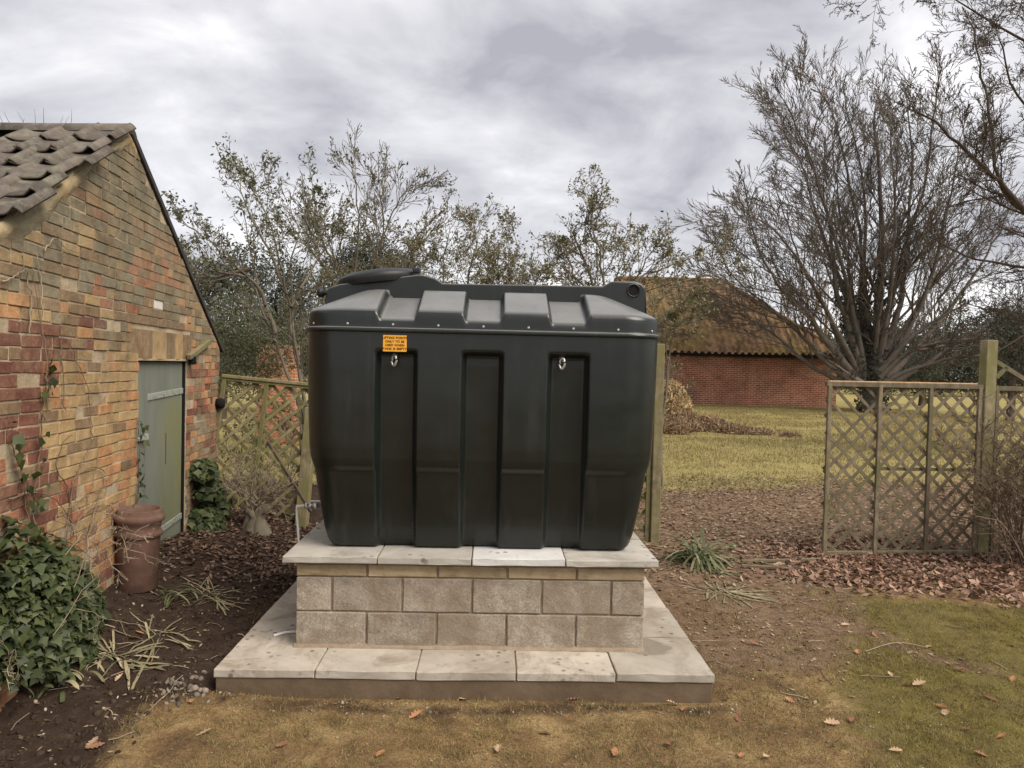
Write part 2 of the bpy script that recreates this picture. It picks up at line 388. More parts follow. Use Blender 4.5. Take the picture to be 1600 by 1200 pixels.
M['leaf_olive'] = mat_leaf('leaf_olive', [(.090, .090, .036), (.15, .142, .060), (.23, .20, .095)])
M['leaf_dark'] = mat_leaf('leaf_dark', [(.045, .054, .038), (.070, .080, .056), (.105, .112, .080)], .7, .2)
M['leaf_ivy'] = mat_leaf('leaf_ivy', [(.020, .030, .010), (.036, .050, .016), (.060, .076, .026), (.09, .10, .04)], .5, .15, .3)
M['leaf_litter'] = mat_leaf('leaf_litter', [(.10, .055, .038), (.19, .11, .074), (.30, .185, .13), (.42, .285, .205)], .8, .1, .15)
M['leaf_old'] = mat_leaf('leaf_old', [(.045, .028, .020), (.095, .058, .040), (.16, .098, .070), (.25, .165, .12)], .75, .1, .2)
M['leaf_fallen'] = mat_leaf('leaf_fallen', [(.26, .115, .06), (.36, .19, .11), (.44, .27, .17)], .8, .1, .15)
M['leaf_dirt'] = mat_leaf('leaf_dirt', [(.08, .055, .035), (.15, .105, .066), (.25, .185, .12), (.33, .26, .18)], .85, .05, .1)
M['strap'] = mat_leaf('strap_leaf', [(.055, .070, .028), (.10, .115, .05), (.17, .175, .085), (.30, .26, .15)], .55, .15, .3)
M['strap_cut'] = mat_leaf('cut_strap_leaf', [(.17, .16, .085), (.28, .24, .14), (.40, .33, .21)], .6, .15, .3)
M['grass'] = mat_leaf('grass_field', [(.165, .140, .055), (.235, .200, .078), (.31, .26, .11), (.29, .215, .12), (.20, .13, .075)], .8, .2, .1)
M['moss'] = mat_leaf('moss_lawn', [(.155, .105, .050), (.26, .178, .080), (.40, .285, .14), (.24, .19, .065)], .9, .1, .05, ((.165, .128, .042), (.34, .255, .095)))
M['moss_green'] = mat_leaf('moss_green', [(.145, .118, .036), (.235, .19, .058), (.34, .27, .095), (.27, .19, .09)], .9, .15, .05, ((.14, .13, .024), (.32, .28, .065)))
M['straw'] = mat_leaf('straw', [(.34, .235, .12), (.46, .335, .185), (.56, .43, .25)], .85, .1, .1)
M['pebble'] = mat_var('pebble', [(.10, .08, .06), (.20, .165, .13), (.40, .36, .30)], 2.5, .9, 0, rnd='island', rvar=.5)

# ------------------------------------------------------------------ ground
def ground_h(x, y):
    x = np.asarray(x, float); y = np.asarray(y, float)
    h = .26*sstep(-1.8, -3.0, x)*sstep(3.2, 5.0, y)*(1-sstep(8.5, 14, y)) + .06*sstep(-1.0, -1.7, x)*sstep(3.6, 4.3, y)*(1-sstep(9, 12, y))
    rough = .80 + .75*sstep(-1.5, -1.9, x)
    h = h + rough*(.06*(fbm(x*1.3, y*1.3, 3)-.47) + .036*(fbm(x*6, y*6, 9, 4)-.46))*(1-sstep(11, 30, y)*.3)
    h = h + sstep(20, 60, y)*.3*(fbm(x*.08, y*.08, 21)-.5)
    inside = sstep(-1.75, -1.6, x)*(1-sstep(1.32, 1.47, x))*sstep(4.1, 4.25, y)*(1-sstep(6.55, 6.75, y))
    return h*(1-inside) - .03*inside
def gh(x, y): return float(ground_h(np.array([x]), np.array([y]))[0])
def grid_axis(lo, hi, step, far_lo, far_hi):
    a = list(np.arange(lo, hi+1e-6, step)); s = step
    while a[-1] < far_hi: s *= 1.13; a.append(a[-1]+s)
    s = step
    while a[0] > far_lo: s *= 1.13; a.insert(0, a[0]-s)
    return np.array(a)
gx = grid_axis(-5.2, 6.2, .04, -420, 420); gy = grid_axis(2.6, 9.5, .04, -40, 900)
GX, GY = np.meshgrid(gx, gy); GZ = ground_h(GX, GY)
nx, ny = len(gx), len(gy)
idx = np.arange(nx*ny).reshape(ny, nx)
Fg = np.stack([idx[:-1, :-1], idx[:-1, 1:], idx[1:, 1:], idx[1:, :-1]], -1).reshape(-1, 4)
def m_soil(x, y):
    n = fbm(x*1.1, y*1.1, 40)-.47
    a = sstep(.42, -.42, x+1.72-.42*sstep(3.85, 4.35, y)+1.5*n - .12*(3.9-y))*sstep(2.9, 3.45, y+.5*n)*(1-sstep(9.5, 12, y))
    strip = .7*sstep(.16, .02, np.abs(y-4.06-.16*n*2))*sstep(-1.75, -1.5, x)*(1-sstep(1.3, 1.7, x))*.75
    return np.clip(np.maximum(a, strip), 0, 1)
def m_green(x, y):
    n = fbm(x*.9, y*.9, 50)-.47
    return sstep(-.25, .5, x-1.75-(y-3.2)*.30+n*1.2)*(1-sstep(6.0, 6.7, y-.18*(3.5-x)+n*1.0))
def m_dirt(x, y):
    n = fbm(x*1.0, y*1.0, 60)-.47
    a = sstep(1.2, 1.5, x)*sstep(4.0, 5.0, y+.7*n)*(1-sstep(.1, .9, x-1.9-(y-4.5)*.42+n*1.2))*(1-sstep(8, 9, y))
    b = sstep(6.3, 7.2, y+n*.8)*(1-sstep(11.6, 13.6, y+n*3-.15*(x-3)))
    c = sstep(.30, .05, np.abs(x-2.72+(y-5.6)*.55+n*.6))*sstep(4.3, 4.8, y)*(1-sstep(6.4, 6.9, y))*.8
    return np.clip(np.maximum(np.maximum(a*.85, b), c), 0, 1)
def m_field(x, y):
    n = fbm(x*.5, y*.5, 70)-.47
    return sstep(11.4, 13.4, y+n*3-.15*(x-3))
def ground_mat():
    m = NT('ground_soil_moss')
    def at(n):
        a = m.n('ShaderNodeAttribute'); a.attribute_name = n; return a.outputs['Fac']
    brk = m.noise(5, 8, .75, 'World', .6)
    def mask(n, w=.75):
        return m.ramp(m.math('ADD', m.math('MULTIPLY', m.math('SUBTRACT', brk, .5), w*1.6), at(n)), [(.34, 0), (.66, 1)])
    base = m.ramp(m.noise(3.0, 6, .65, 'World', .5), [(.30, (.095, .062, .038)), (.47, (.22, .142, .070)), (.66, (.36, .255, .125))])
    base = m.mix(1.0, base, m.ramp(m.noise(60, 4, .7, 'World'), [(.3, .6), (.7, 1.35)]), 'MULTIPLY')
    green = m.ramp(m.noise(5, 6, .65, 'World', .5), [(.3, (.130, .102, .040)), (.7, (.20, .165, .058))])
    dirt = m.ramp(m.noise(9, 7, .7, 'World', .3), [(.28, (.105, .066, .043)), (.5, (.195, .128, .083)), (.75, (.29, .205, .140))])
    soil = m.ramp(m.noise(12, 7, .72, 'World', .3), [(.3, (.030, .020, .015)), (.55, (.060, .040, .029)), (.78, (.115, .078, .056))])
    field = m.ramp(m.noise(1.1, 8, .7, 'World', .4), [(.30, (.21, .142, .080)), (.45, (.27, .222, .088)), (.7, (.33, .285, .112))])
    c = m.mix(mask('green'), base, green); c = m.mix(mask('dirt'), c, dirt); c = m.mix(mask('field', .8), c, field); c = m.mix(mask('soil', .7), c, soil)
    m.color(c); m.rough(.97); m.spec(.08)
    h = m.math('ADD', m.noise(22, 7, .75, 'World'), m.math('MULTIPLY', m.noise(90, 4, .7, 'World'), .5)); m.bump(h, .9, .03)
    return m.m
gnd = mesh_np('ground', np.stack([GX, GY, GZ], -1).reshape(-1, 3), Fg, ground_mat(), smooth=True)
tag(gnd, kind='structure')
for nm, fn in (('soil', m_soil), ('green', m_green), ('dirt', m_dirt), ('field', m_field)):
    a = gnd.data.attributes.new(nm, 'FLOAT', 'POINT'); a.data.foreach_set('value', fn(GX, GY).astype(np.float32).ravel())

# ------------------------------------------------------------------ paved base
BX0, BX1, BY0, BY1, BZ = -1.64, 1.36, 4.20, 6.60, .150
base = empty('paved_base', ((BX0+BX1)/2, (BY0+BY1)/2, -.05), 'low base of pale concrete paving slabs on brown footing under the block plinth', 'paving')
bm = bmesh.new(); abox(bm, BX0+.012, BX1-.012, BY0+.012, BY1-.012, -.12, BZ-.052, .006)
bm_obj('footing', bm, M['footing'], base)
def rough_slab(name, x0, x1, y0, y1, z0, z1, mat, parent, seed):
    """chamfered slab with slightly uneven, chipped arrises"""
    bm = bmesh.new(); abox(bm, x0, x1, y0, y1, z0, z1)
    bmesh.ops.subdivide_edges(bm, edges=[e for e in bm.edges if abs((e.verts[0].co-e.verts[1].co).z) < 1e-5], cuts=5, use_grid_fill=True)
    es = [e for e in bm.edges if len(e.link_faces) == 2 and e.calc_face_angle(0) > 1]
    bmesh.ops.bevel(bm, geom=es, offset=.006, segments=2, affect='EDGES', profile=.6)
    rr = random.Random(seed)
    tx, ty = rr.uniform(-.0025, .0025), rr.uniform(-.0025, .0025); cx, cy = (x0+x1)/2, (y0+y1)/2
    for v in bm.verts:
        v.co.x += rr.uniform(-.0016, .0016); v.co.y += rr.uniform(-.0016, .0016)
        v.co.z += rr.uniform(-.0008, .0008) + tx*(v.co.x-cx)/.3 + ty*(v.co.y-cy)/.3
    return bm_obj(name, bm, mat, parent, False)
k = 0
for j in range(4):
    for i in range(5):
        g = .004
        dy = .012*math.sin(i*2.1+j)
        rough_slab('paving_slab', BX0+i*.6+g, BX0+(i+1)*.6-g, BY0+j*.6+g, BY0+(j+1)*.6-g, BZ-.05, BZ+.002*math.sin(i*3.3+j*1.7), M['slab'], base, k); k += 1
bm = bmesh.new(); abox(bm, BX0+.02, BX1-.02, BY0+.02, BY1-.02, BZ-.055, BZ-.010); bm_obj('joint_mortar', bm, M['mortar'], base)

# ------------------------------------------------------------------ block plinth
PX0, PX1, PY0, PY1 = -1.25, .99, 4.55, 6.24
pl = empty('tank_plinth', ((PX0+PX1)/2, (PY0+PY1)/2, BZ), 'plinth of grey concrete blocks capped with slabs carrying the dark oil tank', 'plinth')
bm = bmesh.new(); abox(bm, PX0+.012, PX1-.012, PY0+.012, PY1-.012, BZ-.02, .70); bm_obj('mortar_core', bm, M['mortar'], pl)
# uneven bed of mortar along the foot
bm = bmesh.new()
xs = np.linspace(PX0-.01, PX1+.01, 60); prev = None
for x in xs:
    d = .010+.018*float(fbm(x*5, 1.0, 5)); h = .018+.014*float(fbm(x*7, 3.0, 6))
    vs_ = [bm.verts.new((x, PY0-d, BZ+.001)), bm.verts.new((x, PY0-d*.5, BZ+h*.5)), bm.verts.new((x, PY0+.004, BZ+h)), bm.verts.new((x, PY0+.03, BZ+h))]
    if prev:
        for a in range(3): bm.faces.new((prev[a], vs_[a], vs_[a+1], prev[a+1]))
    prev = vs_
bm_obj('mortar_bed', bm, M['mortar'], pl, True)
def block(x0, x1, y0, y1, z0, z1, mat, name='concrete_block', sd=0):
    bm = bmesh.new(); abox(bm, x0, x1, y0, y1, z0, z1)
    bmesh.ops.subdivide_edges(bm, edges=bm.edges[:], cuts=3, use_grid_fill=True)
    rr = random.Random(sd)
    es = [e for e in bm.edges if len(e.link_faces) == 2 and e.calc_face_angle(0) > 1]
    bmesh.ops.bevel(bm, geom=es, offset=.005, segments=1, affect='EDGES')
    for v in bm.verts: v.co += Vector((rr.uniform(-.002, .002), rr.uniform(-.0022, .0022), rr.uniform(-.002, .002)))
    return bm_obj(name, bm, mat, pl, False)
rows = [(BZ+.012, .215, 0, 'block'), (BZ+.237, .215, 1, 'block'), (BZ+.462, .075, 0, 'coursing')]
k = 100
J = .007
for z0, hh, off, mt in rows:
    # front and back faces, block 100 mm thick
    cuts = [PX0] + [PX0 + .45*(i+1) - (.225 if off else 0) for i in range(5)]
    cuts = [c for c in cuts if c < PX1-.05] + [PX1]
    for yy0, yy1 in ((PY0, PY0+.1), (PY1-.1, PY1)):
        for a, b in zip(cuts[:-1], cuts[1:]):
            jy = random.uniform(-.0025, .0025)
            block(a+(J if a > PX0 else 0), b-(J if b < PX1 else 0), yy0+jy, yy1+jy, z0, z0+hh, M[mt], 'concrete_block' if mt == 'block' else 'coursing_brick', k); k += 1
    for xx0, xx1 in ((PX0, PX0+.1), (PX1-.1, PX1)):
        n = 3; L_ = (PY1-PY0-.2-.02)/n
        for i in range(n):
            a = PY0+.11+i*L_; jx = random.uniform(-.002, .002)
            block(xx0+jx, xx1+jx, a+J, a+L_-J, z0, z0+hh, M[mt], 'concrete_block' if mt == 'block' else 'coursing_brick', k); k += 1
CX0, CX1, CY0, CZ = -1.33, 1.07, 4.49, .752
for j in range(3):
    for i in range(4):
        mt = M['cap_light'] if (i == 2 and j == 0) else M['cap']
        rough_slab('capping_slab', CX0+i*.6+.004, CX0+(i+1)*.6-.004, CY0+j*.6+.004, CY0+(j+1)*.6-.004, CZ-.042, CZ+(.004 if mt is M['cap_light'] else .0015*math.sin(i*2+j)), mt, pl, k); k += 1
bm = bmesh.new(); abox(bm, PX0+.01, PX1-.01, PY0+.008, PY1-.01, .683, CZ-.012); bm_obj('bed_mortar', bm, M['mortar'], pl)

# ------------------------------------------------------------------ oil tank
TCX, TCY, TZ = -.088, 5.245, CZ+.003
HW, HD, RC = 1.172, .69, .25
tank = empty('oil_tank', (TCX, TCY, TZ), 'large dark green ribbed plastic oil tank standing on the block plinth', 'oil tank')
NXs, NYs, NC = 236, 56, 14
def ring(hw, hd, r):
    pts = []
    def arc(cx, cy, a0):
        for i in range(NC): a = a0+math.pi/2*i/NC; pts.append((cx+r*math.cos(a), cy+r*math.sin(a), math.cos(a), math.sin(a)))
    for i in range(NXs): t = i/NXs; pts.append((-hw+r+(2*hw-2*r)*t, -hd, 0, -1))
    arc(hw-r, -hd+r, -math.pi/2)
    for i in range(NYs): t = i/NYs; pts.append((hw, -hd+r+(2*hd-2*r)*t, 1, 0))
    arc(hw-r, hd-r, 0)
    for i in range(NXs): t = i/NXs; pts.append((hw-r-(2*hw-2*r)*t, hd, 0, 1))
    arc(-hw+r, hd-r, math.pi/2)
    for i in range(NYs): t = i/NYs; pts.append((-hw, hd-r-(2*hd-2*r)*t, -1, 0))
    arc(-hw+r, -hd+r, math.pi)
    return np.array(pts)
CH = (-.553, 0.0, .553); CHW = .121
def chmask(x, soft=.02):
    m = np.zeros_like(x)
    for c in CH: m = np.maximum(m, 1-sstep(CHW-soft, CHW+soft, np.abs(x-c)))
    return m
def skin(rings):
    n = len(rings[0]); V = np.concatenate(rings); nr = len(rings)
    i = np.arange(nr-1)[:, None]*n; j = np.arange(n)[None]; j2 = (j+1) % n
    return V, np.stack([i+j, i+j2, i+n+j2, i+n+j], -1).reshape(-1, 4)
def interp(z, tab): return np.interp(z, [a for a, _ in tab], [b for _, b in tab])
E_RIB = [(0, .205), (.006, .186), (.018, .170), (.04, .155), (.07, .143), (.12, .128), (.25, .102), (.47, .064), (.52, .055), (.545, .047), (.575, .037), (.61, .028), (.68, .019), (1.0, .006), (1.42, 0), (1.46, 0)]
E_REC = [(0, .235), (.02, .208), (.05, .190), (.12, .170), (.60, .098), (1.22, .062), (1.46, .058)]
zl = np.unique(np.concatenate([np.linspace(0, .06, 9), np.linspace(.06, .48, 12), np.linspace(.48, .68, 26), np.linspace(.68, 1.2, 12), np.linspace(1.2, 1.36, 22), np.linspace(1.36, 1.455, 6)]))
B0 = ring(HW, HD, RC); rings = []
for z in zl:
    fy = (np.abs(B0[:, 3]) > .99).astype(float)
    m = chmask(B0[:, 0])*fy
    ms = (1-sstep(.14-.02, .14+.02, np.abs(np.abs(B0[:, 1])-.24)))*(np.abs(B0[:, 2]) > .99)
    m = np.maximum(m, ms)*(1-sstep(1.275, 1.325, z))
    # gentle moulded belly so the panels are not dead flat
    belly = .006*np.sin(np.clip(z/1.45, 0, 1)*math.pi)*(1-m)*np.cos(B0[:, 0]*1.1)
    led = .015*(1-sstep(.52, .57, z))*sstep(0, .1, z)
    e = (interp(z, E_RIB)+led*fy)*(1-m) + (interp(z, E_REC)+.012*fy)*m - belly*fy
    rings.append(np.stack([TCX+B0[:, 0]-B0[:, 2]*e, TCY+B0[:, 1]-B0[:, 3]*e, np.full(len(B0), TZ+z)], 1))
V, F = skin(rings)
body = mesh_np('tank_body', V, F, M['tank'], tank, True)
bmt = bmesh.new(); bmt.from_mesh(body.data)
bb = [e for e in bmt.edges if e.is_boundary and e.verts[0].co.z < TZ+.01]
bmesh.ops.contextual_create(bmt, geom=bb); bmt.to_mesh(body.data); bmt.free()
# upper shell
L_RIB = [(-.002, 1.425), (-.013, 1.430), (-.015, 1.441), (-.012, 1.452), (-.001, 1.458), (0, 1.47), (.001, 1.50), (.002, 1.525), (.004, 1.545), (.010, 1.560), (.020, 1.572), (.036, 1.583), (.06, 1.596), (.10, 1.616), (.15, 1.642), (.20, 1.667), (.25, 1.692), (.29, 1.711), (.32, 1.724), (.34, 1.731), (.36, 1.735), (.40, 1.738), (.50, 1.740)]
L_REC = [(-.002, 1.425), (-.013, 1.430), (-.015, 1.441), (-.012, 1.452), (-.001, 1.458), (0, 1.466), (.002, 1.482), (.006, 1.495), (.012, 1.505), (.022, 1.515), (.034, 1.522), (.048, 1.529), (.07, 1.540), (.11, 1.559), (.16, 1.584), (.21, 1.607), (.26, 1.632), (.30, 1.652), (.33, 1.666), (.35, 1.674), (.37, 1.680), (.41, 1.684), (.50, 1.686)]
# refine profiles
def refine(tab, n=3):
    out = []
    for a, b in zip(tab[:-1], tab[1:]):
        for t in range(n): out.append((a[0]+(b[0]-a[0])*t/n, a[1]+(b[1]-a[1])*t/n))
    return out+[tab[-1]]
LR, LC = refine(L_RIB), refine(L_REC); rings = []
for (e1, z1), (e2, z2) in zip(LR, LC):
    r = max(.10, RC-.35*max(e1, 0)); A = ring(HW-e1, HD-e1, r); C = ring(HW-e2, HD-e2, max(.10, RC-.35*max(e2, 0)))
    m = chmask(A[:, 0], .018)*(np.abs(A[:, 3]) > .99)
    P = A[:, :2]*(1-m[:, None]) + C[:, :2]*m[:, None]; z = z1*(1-m)+z2*m
    rings.append(np.stack([TCX+P[:, 0], TCY+P[:, 1], TZ+z], 1))
V, F = skin(rings)
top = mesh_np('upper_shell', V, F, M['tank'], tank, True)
bmt = bmesh.new(); bmt.from_mesh(top.data)
bb = [e for e in bmt.edges if e.is_boundary and e.verts[0].co.z > TZ+1.6]
bmesh.ops.contextual_create(bmt, geom=bb); bmt.to_mesh(top.data); bmt.free()
# ridge fin along the top, traced outline extruded across the tank
FY0, FY1 = TCY-.265, TCY+.22
prof = [(508, 495), (508, 462), (512, 450), (532, 443.5), (600, 435.5), (653, 429), (662, 429.5), (680, 434), (692, 442.5), (942, 447), (955, 439.5), (992, 439.5), (1003, 443), (1010, 452), (1011, 500)]
pp = [at_y(x, y, FY0) for x, y in prof]
bm = bmesh.new()
f1 = bm.faces.new([bm.verts.new(p) for p in pp])
ex = bmesh.ops.extrude_face_region(bm, geom=[f1]); 
for v in [g for g in ex['geom'] if isinstance(g, bmesh.types.BMVert)]: v.co.y = FY1
bmesh.ops.recalc_face_normals(bm, faces=bm.faces)
es = [e for e in bm.edges if abs(e.verts[0].co.y-e.verts[1].co.y) < 1e-4 and e.verts[0].co.z > TZ+1.66]
bmesh.ops.bevel(bm, geom=es, offset=.014, segments=3, affect='EDGES', profile=.5)
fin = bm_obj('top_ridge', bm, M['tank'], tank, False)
for p in fin.data.polygons: p.use_smooth = p.area < .006
# lifting eye moulded in the ridge end
ce = at_y(990, 454, FY0-.001)
bm = bmesh.new(); N_ = 28
prev = None
for rr_, yy in ((.050, .0), (.047, -.010), (.041, -.012), (.038, -.002), (.036, .0)):
    cur = [bm.verts.new((ce.x+rr_*math.cos(2*math.pi*i/N_), ce.y+yy, ce.z+rr_*math.sin(2*math.pi*i/N_))) for i in range(N_)]
    if prev:
        for i in range(N_): bm.faces.new((prev[i], prev[(i+1) % N_], cur[(i+1) % N_], cur[i]))
    prev = cur
bm_obj('lifting_hole_rim', bm, M['tank'], fin, True)
bm = bmesh.new(); bmesh.ops.create_circle(bm, cap_ends=True, segments=28, radius=.038, matrix=Matrix.Translation(ce+Vector((0, -.0025, 0))) @ Matrix.Rotation(math.pi/2, 4, 'X'))
bm_obj('lifting_hole', bm, M['dark'], fin)
# inspection cover, domed disc tilted on the wedge
def lathe(bm, prof, Mx, n=48, squash=1.0):
    prev = None
    for r, z in prof:
        cur = [bm.verts.new(Mx @ Vector((r*math.cos(2*math.pi*i/n), squash*r*math.sin(2*math.pi*i/n), z))) for i in range(n)] if r > 1e-5 else [bm.verts.new(Mx @ Vector((0, 0, z)))]
        if prev:
            if len(cur) == 1:
                for i in range(n): bm.faces.new((prev[i], prev[(i+1) % n], cur[0]))
            elif len(prev) == 1:
                for i in range(n): bm.faces.new((prev[0], cur[(i+1) % n], cur[i]))
            else:
                for i in range(n): bm.faces.new((prev[i], prev[(i+1) % n], cur[(i+1) % n], cur[i]))
        prev = cur
a, b = at_y(530, 441, TCY-.03), at_y(656, 427, TCY-.03); cc = (a+b)/2
sl = math.atan2(b.z-a.z, b.x-a.x)
Mx = Matrix.Translation(cc+Vector((0, 0, -.012))) @ Matrix.Rotation(-sl, 4, 'Y')
bm = bmesh.new(); lathe(bm, [(.285, -.05), (.300, -.02), (.300, .006), (.292, .016), (.25, .040), (.17, .054), (.08, .060), (0, .061)], Mx)
cov = bm_obj('inspection_cover', bm, M['tank_lid'], tank, True)
bm = bmesh.new(); hb = at_y(651, 423, TCY-.20); obox(bm, hb, (1, 0, 0), (0, 1, 0), (0, 0, 1), .05, .06, .035, .008); bm_obj('hinge', bm, M['tank_lid'], cov)
# vent cap on the left end
vc = at_y(505, 457, TCY-.12)
bm = bmesh.new(); lathe(bm, [(0, -.06), (.02, -.06), (.02, 0), (.034, 0), (.034, .03), (.02, .042), (0, .044)], Matrix.Translation(vc) @ Matrix.Rotation(-math.pi/2, 4, 'Y'), 16); bm_obj('vent_cap', bm, M['tank_lid'], tank, True)
# screws along the shell flange
bm = bmesh.new(); lathe(bm, [(.0085, 0), (.0085, .002), (.0065, .0045), (0, .0055)], Matrix.Identity(4), 10)
scr = bpy.data.meshes.new('screw'); bm.to_mesh(scr); bm.free(); scr.materials.append(M['steel'])
for i in range(-4, 5):
    x = i*.2885
    if abs(x) > HW-.14: continue
    for sgn in (-1, 1):
        o = link('screw', scr, None, tank); o.location = (x, sgn*(HD-.0005), 1.476); o.rotation_euler = (sgn*-math.pi/2 if sgn > 0 else math.pi/2, 0, 0)
for sgn in (-1, 1):
    for yv in (-.40, 0, .40):
        o = link('screw', scr, None, tank); o.location = (sgn*(HW-.0005), yv, 1.476); o.rotation_euler = (0, sgn*math.pi/2, 0)
for sx in (-1, 1):
    a = rad(45); o = link('screw', scr, None, tank)
    o.location = (sx*(HW-RC+RC*math.cos(a)), -(HD-RC+RC*math.sin(a)), 1.476); o.rotation_euler = (math.pi/2, 0, sx*rad(45))
# warning sticker with its lettering
sy = TCY-HD-.0045
sc_c = at_y(617, 536.5, sy)
bm = bmesh.new(); obox(bm, sc_c, (1, 0, 0), (0, 1, 0), (0, 0, 1), .150, .002, .104, .0)
stk = bm_obj('warning_sticker', bm, M['sticker'], tank); stk['label'] = 'orange warning sticker printed with four lines of capitals'
for i, txt in enumerate(('LIFTING POINTS', 'ONLY TO BE', 'USED WHEN', 'TANK IS EMPTY')):
    cu = bpy.data.curves.new('lettering', 'FONT'); cu.body = txt; cu.size = .0205; cu.align_x = 'CENTER'; cu.align_y = 'CENTER'; cu.space_character = 1.06; cu.offset = .0006
    to = bpy.data.objects.new('tmp', cu); COL.objects.link(to)
    bpy.context.view_layer.update()
    me = bpy.data.meshes.new_from_object(to); bpy.data.objects.remove(to)
    me.transform(Matrix.Translation(sc_c+Vector((0, -.0024, .0345-.0232*i))) @ Matrix.Rotation(math.pi/2, 4, 'X'))
    me.name = 'lettering'; link('lettering', me, M['ink'], stk)
# lifting shackles
for sx, sy_ in ((617, 564), (878, 569)):
    c = at_y(sx, sy_-8, TCY-HD+.058)
    bm = bmesh.new(); lathe(bm, [(0, 0), (.020, 0), (.020, .010), (.010, .012), (.010, .03), (0, .03)], Matrix.Translation(c) @ Matrix.Rotation(math.pi/2, 4, 'X'), 12)
    nut = bm_obj('eye_bolt', bm, M['steel'], tank, True); nut['label'] = 'galvanised lifting eye hanging in a rib recess'
    P = [c + Vector((.015*math.sin(t) + .002*math.cos(t), -.026-.010*math.sin(t), -.030+.034*math.cos(t))) for t in np.linspace(0, 2*math.pi, 22)]
    Vt, Ft = tubes([([tuple(p) for p in P], [.0088]*22)], 8); mesh_np('shackle', Vt, Ft, M['steel'], nut, True)
# outlet valve
va = Vector((TCX-HW+.13, 5.0, TZ+.215))
bm = bmesh.new()
lathe(bm, [(.0, 0), (.030, 0), (.030, .02), (.016, .022), (.016, .10), (.024, .102), (.024, .135), (.014, .138), (.014, .17), (.019, .172), (.019, .195), (0, .195)], Matrix.Translation(va) @ Matrix.Rotation(-math.pi/2, 4, 'Y'), 14)
val = bm_obj('outlet_valve', bm, M['steel'], tank, True)
bm = bmesh.new(); obox(bm, va+Vector((-.118, 0, .034)), (1, 0, 0), (0, 1, 0), (0, 0, 1), .075, .014, .010, .003); bm_obj('valve_lever', bm, M['steel'], val)
# supply pipe
P = [va+Vector((-.19, 0, 0)), va+Vector((-.235, 0, -.004)), va+Vector((-.250, 0, -.03)), Vector((-1.362, 5.0, .70)), Vector((-1.350, 4.98, .30)), Vector((-1.335, 4.96, .19)), Vector((-1.31, 4.92, .166)), Vector((-1.27, 4.84, .163)), Vector((-1.30, 4.775, .164)), Vector((-1.37, 4.755, .164)), Vector((-1.44, 4.71, .158))]
def smooth_path(P, n=6):
    out = []
    Q = [P[0]]+P+[P[-1]]
    for i in range(1, len(Q)-2):
        for t in range(n):
            u = t/n; p0, p1, p2, p3 = Q[i-1], Q[i], Q[i+1], Q[i+2]
            out.append(.5*((2*p1)+(p2-p0)*u+(2*p0-5*p1+4*p2-p3)*u*u+(3*p1-p0-3*p2+p3)*u**3))
    return out+[P[-1]]
Q = smooth_path(P); Vt, Ft = tubes([([tuple(p) for p in Q], [.009]*len(Q))], 8)
pipe = mesh_np('supply_pipe', Vt, Ft, M['white_plastic'], None, True); tag(pipe, 'thin white plastic pipe dropping from the tank outlet onto the paving', 'pipe')

# ------------------------------------------------------------------ old brick outbuilding (left)
WA = rad(7.7)
fY = Vector((math.sin(YAW), math.cos(YAW), 0)); rY = Vector((math.cos(YAW), -math.sin(YAW), 0)); UP = Vector((0, 0, 1))
WO = rY*(-2.205); WD = fY*math.cos(WA) - rY*math.sin(WA); WN = rY*math.cos(WA) + fY*math.sin(WA)
def WL(u, h, n=0): return WO + WD*u + UP*h + WN*n
UA, HA, UF, UN, HE = 5.47, 3.70, 8.04, 2.90, 2.13
SLP = (HA-HE)/(UF-UA)
DU0, DU1, DZ0, DZ1 = 5.70, 6.90, .20, 1.965
shed = empty('brick_outbuilding', WL(UA, 0, -1.2), 'small old brick outbuilding with clay pantile roof and gable facing the tank', 'building')
def rake(u): return HA - SLP*abs(u-UA)
# backing wall (shows as mortar in the joints): gable polygon with door opening, made of three prisms
def prism(name, poly, n0, n1, mat, parent):
    V = [WL(u, h, n1) for u, h in poly] + [WL(u, h, n0) for u, h in poly]; n = len(poly)
    F = [tuple(range(n)), tuple(reversed(range(n, 2*n)))] + [((i+1) % n, i, i+n, (i+1) % n+n) for i in range(n)]
    return mesh_py(name, V, F, mat, parent)
BK = -.007
gab = prism('gable_wall', [(UN, -.1), (DU0, -.1), (DU0, DZ1), (DU0, rake(DU0)-.02), (UA, HA-.02), (UN, HE-.02)], -.24, BK, M['lime'], shed)
prism('gable_wall', [(DU1, -.1), (UF, -.1), (UF, HE-.02), (DU1, rake(DU1)-.02)], -.24, BK, M['lime'], shed)
prism('gable_wall', [(DU0, DZ1), (DU1, DZ1), (DU1, rake(DU1)-.02), (DU0, rake(DU0)-.02)], -.24, BK-.0005, M['lime'], shed)
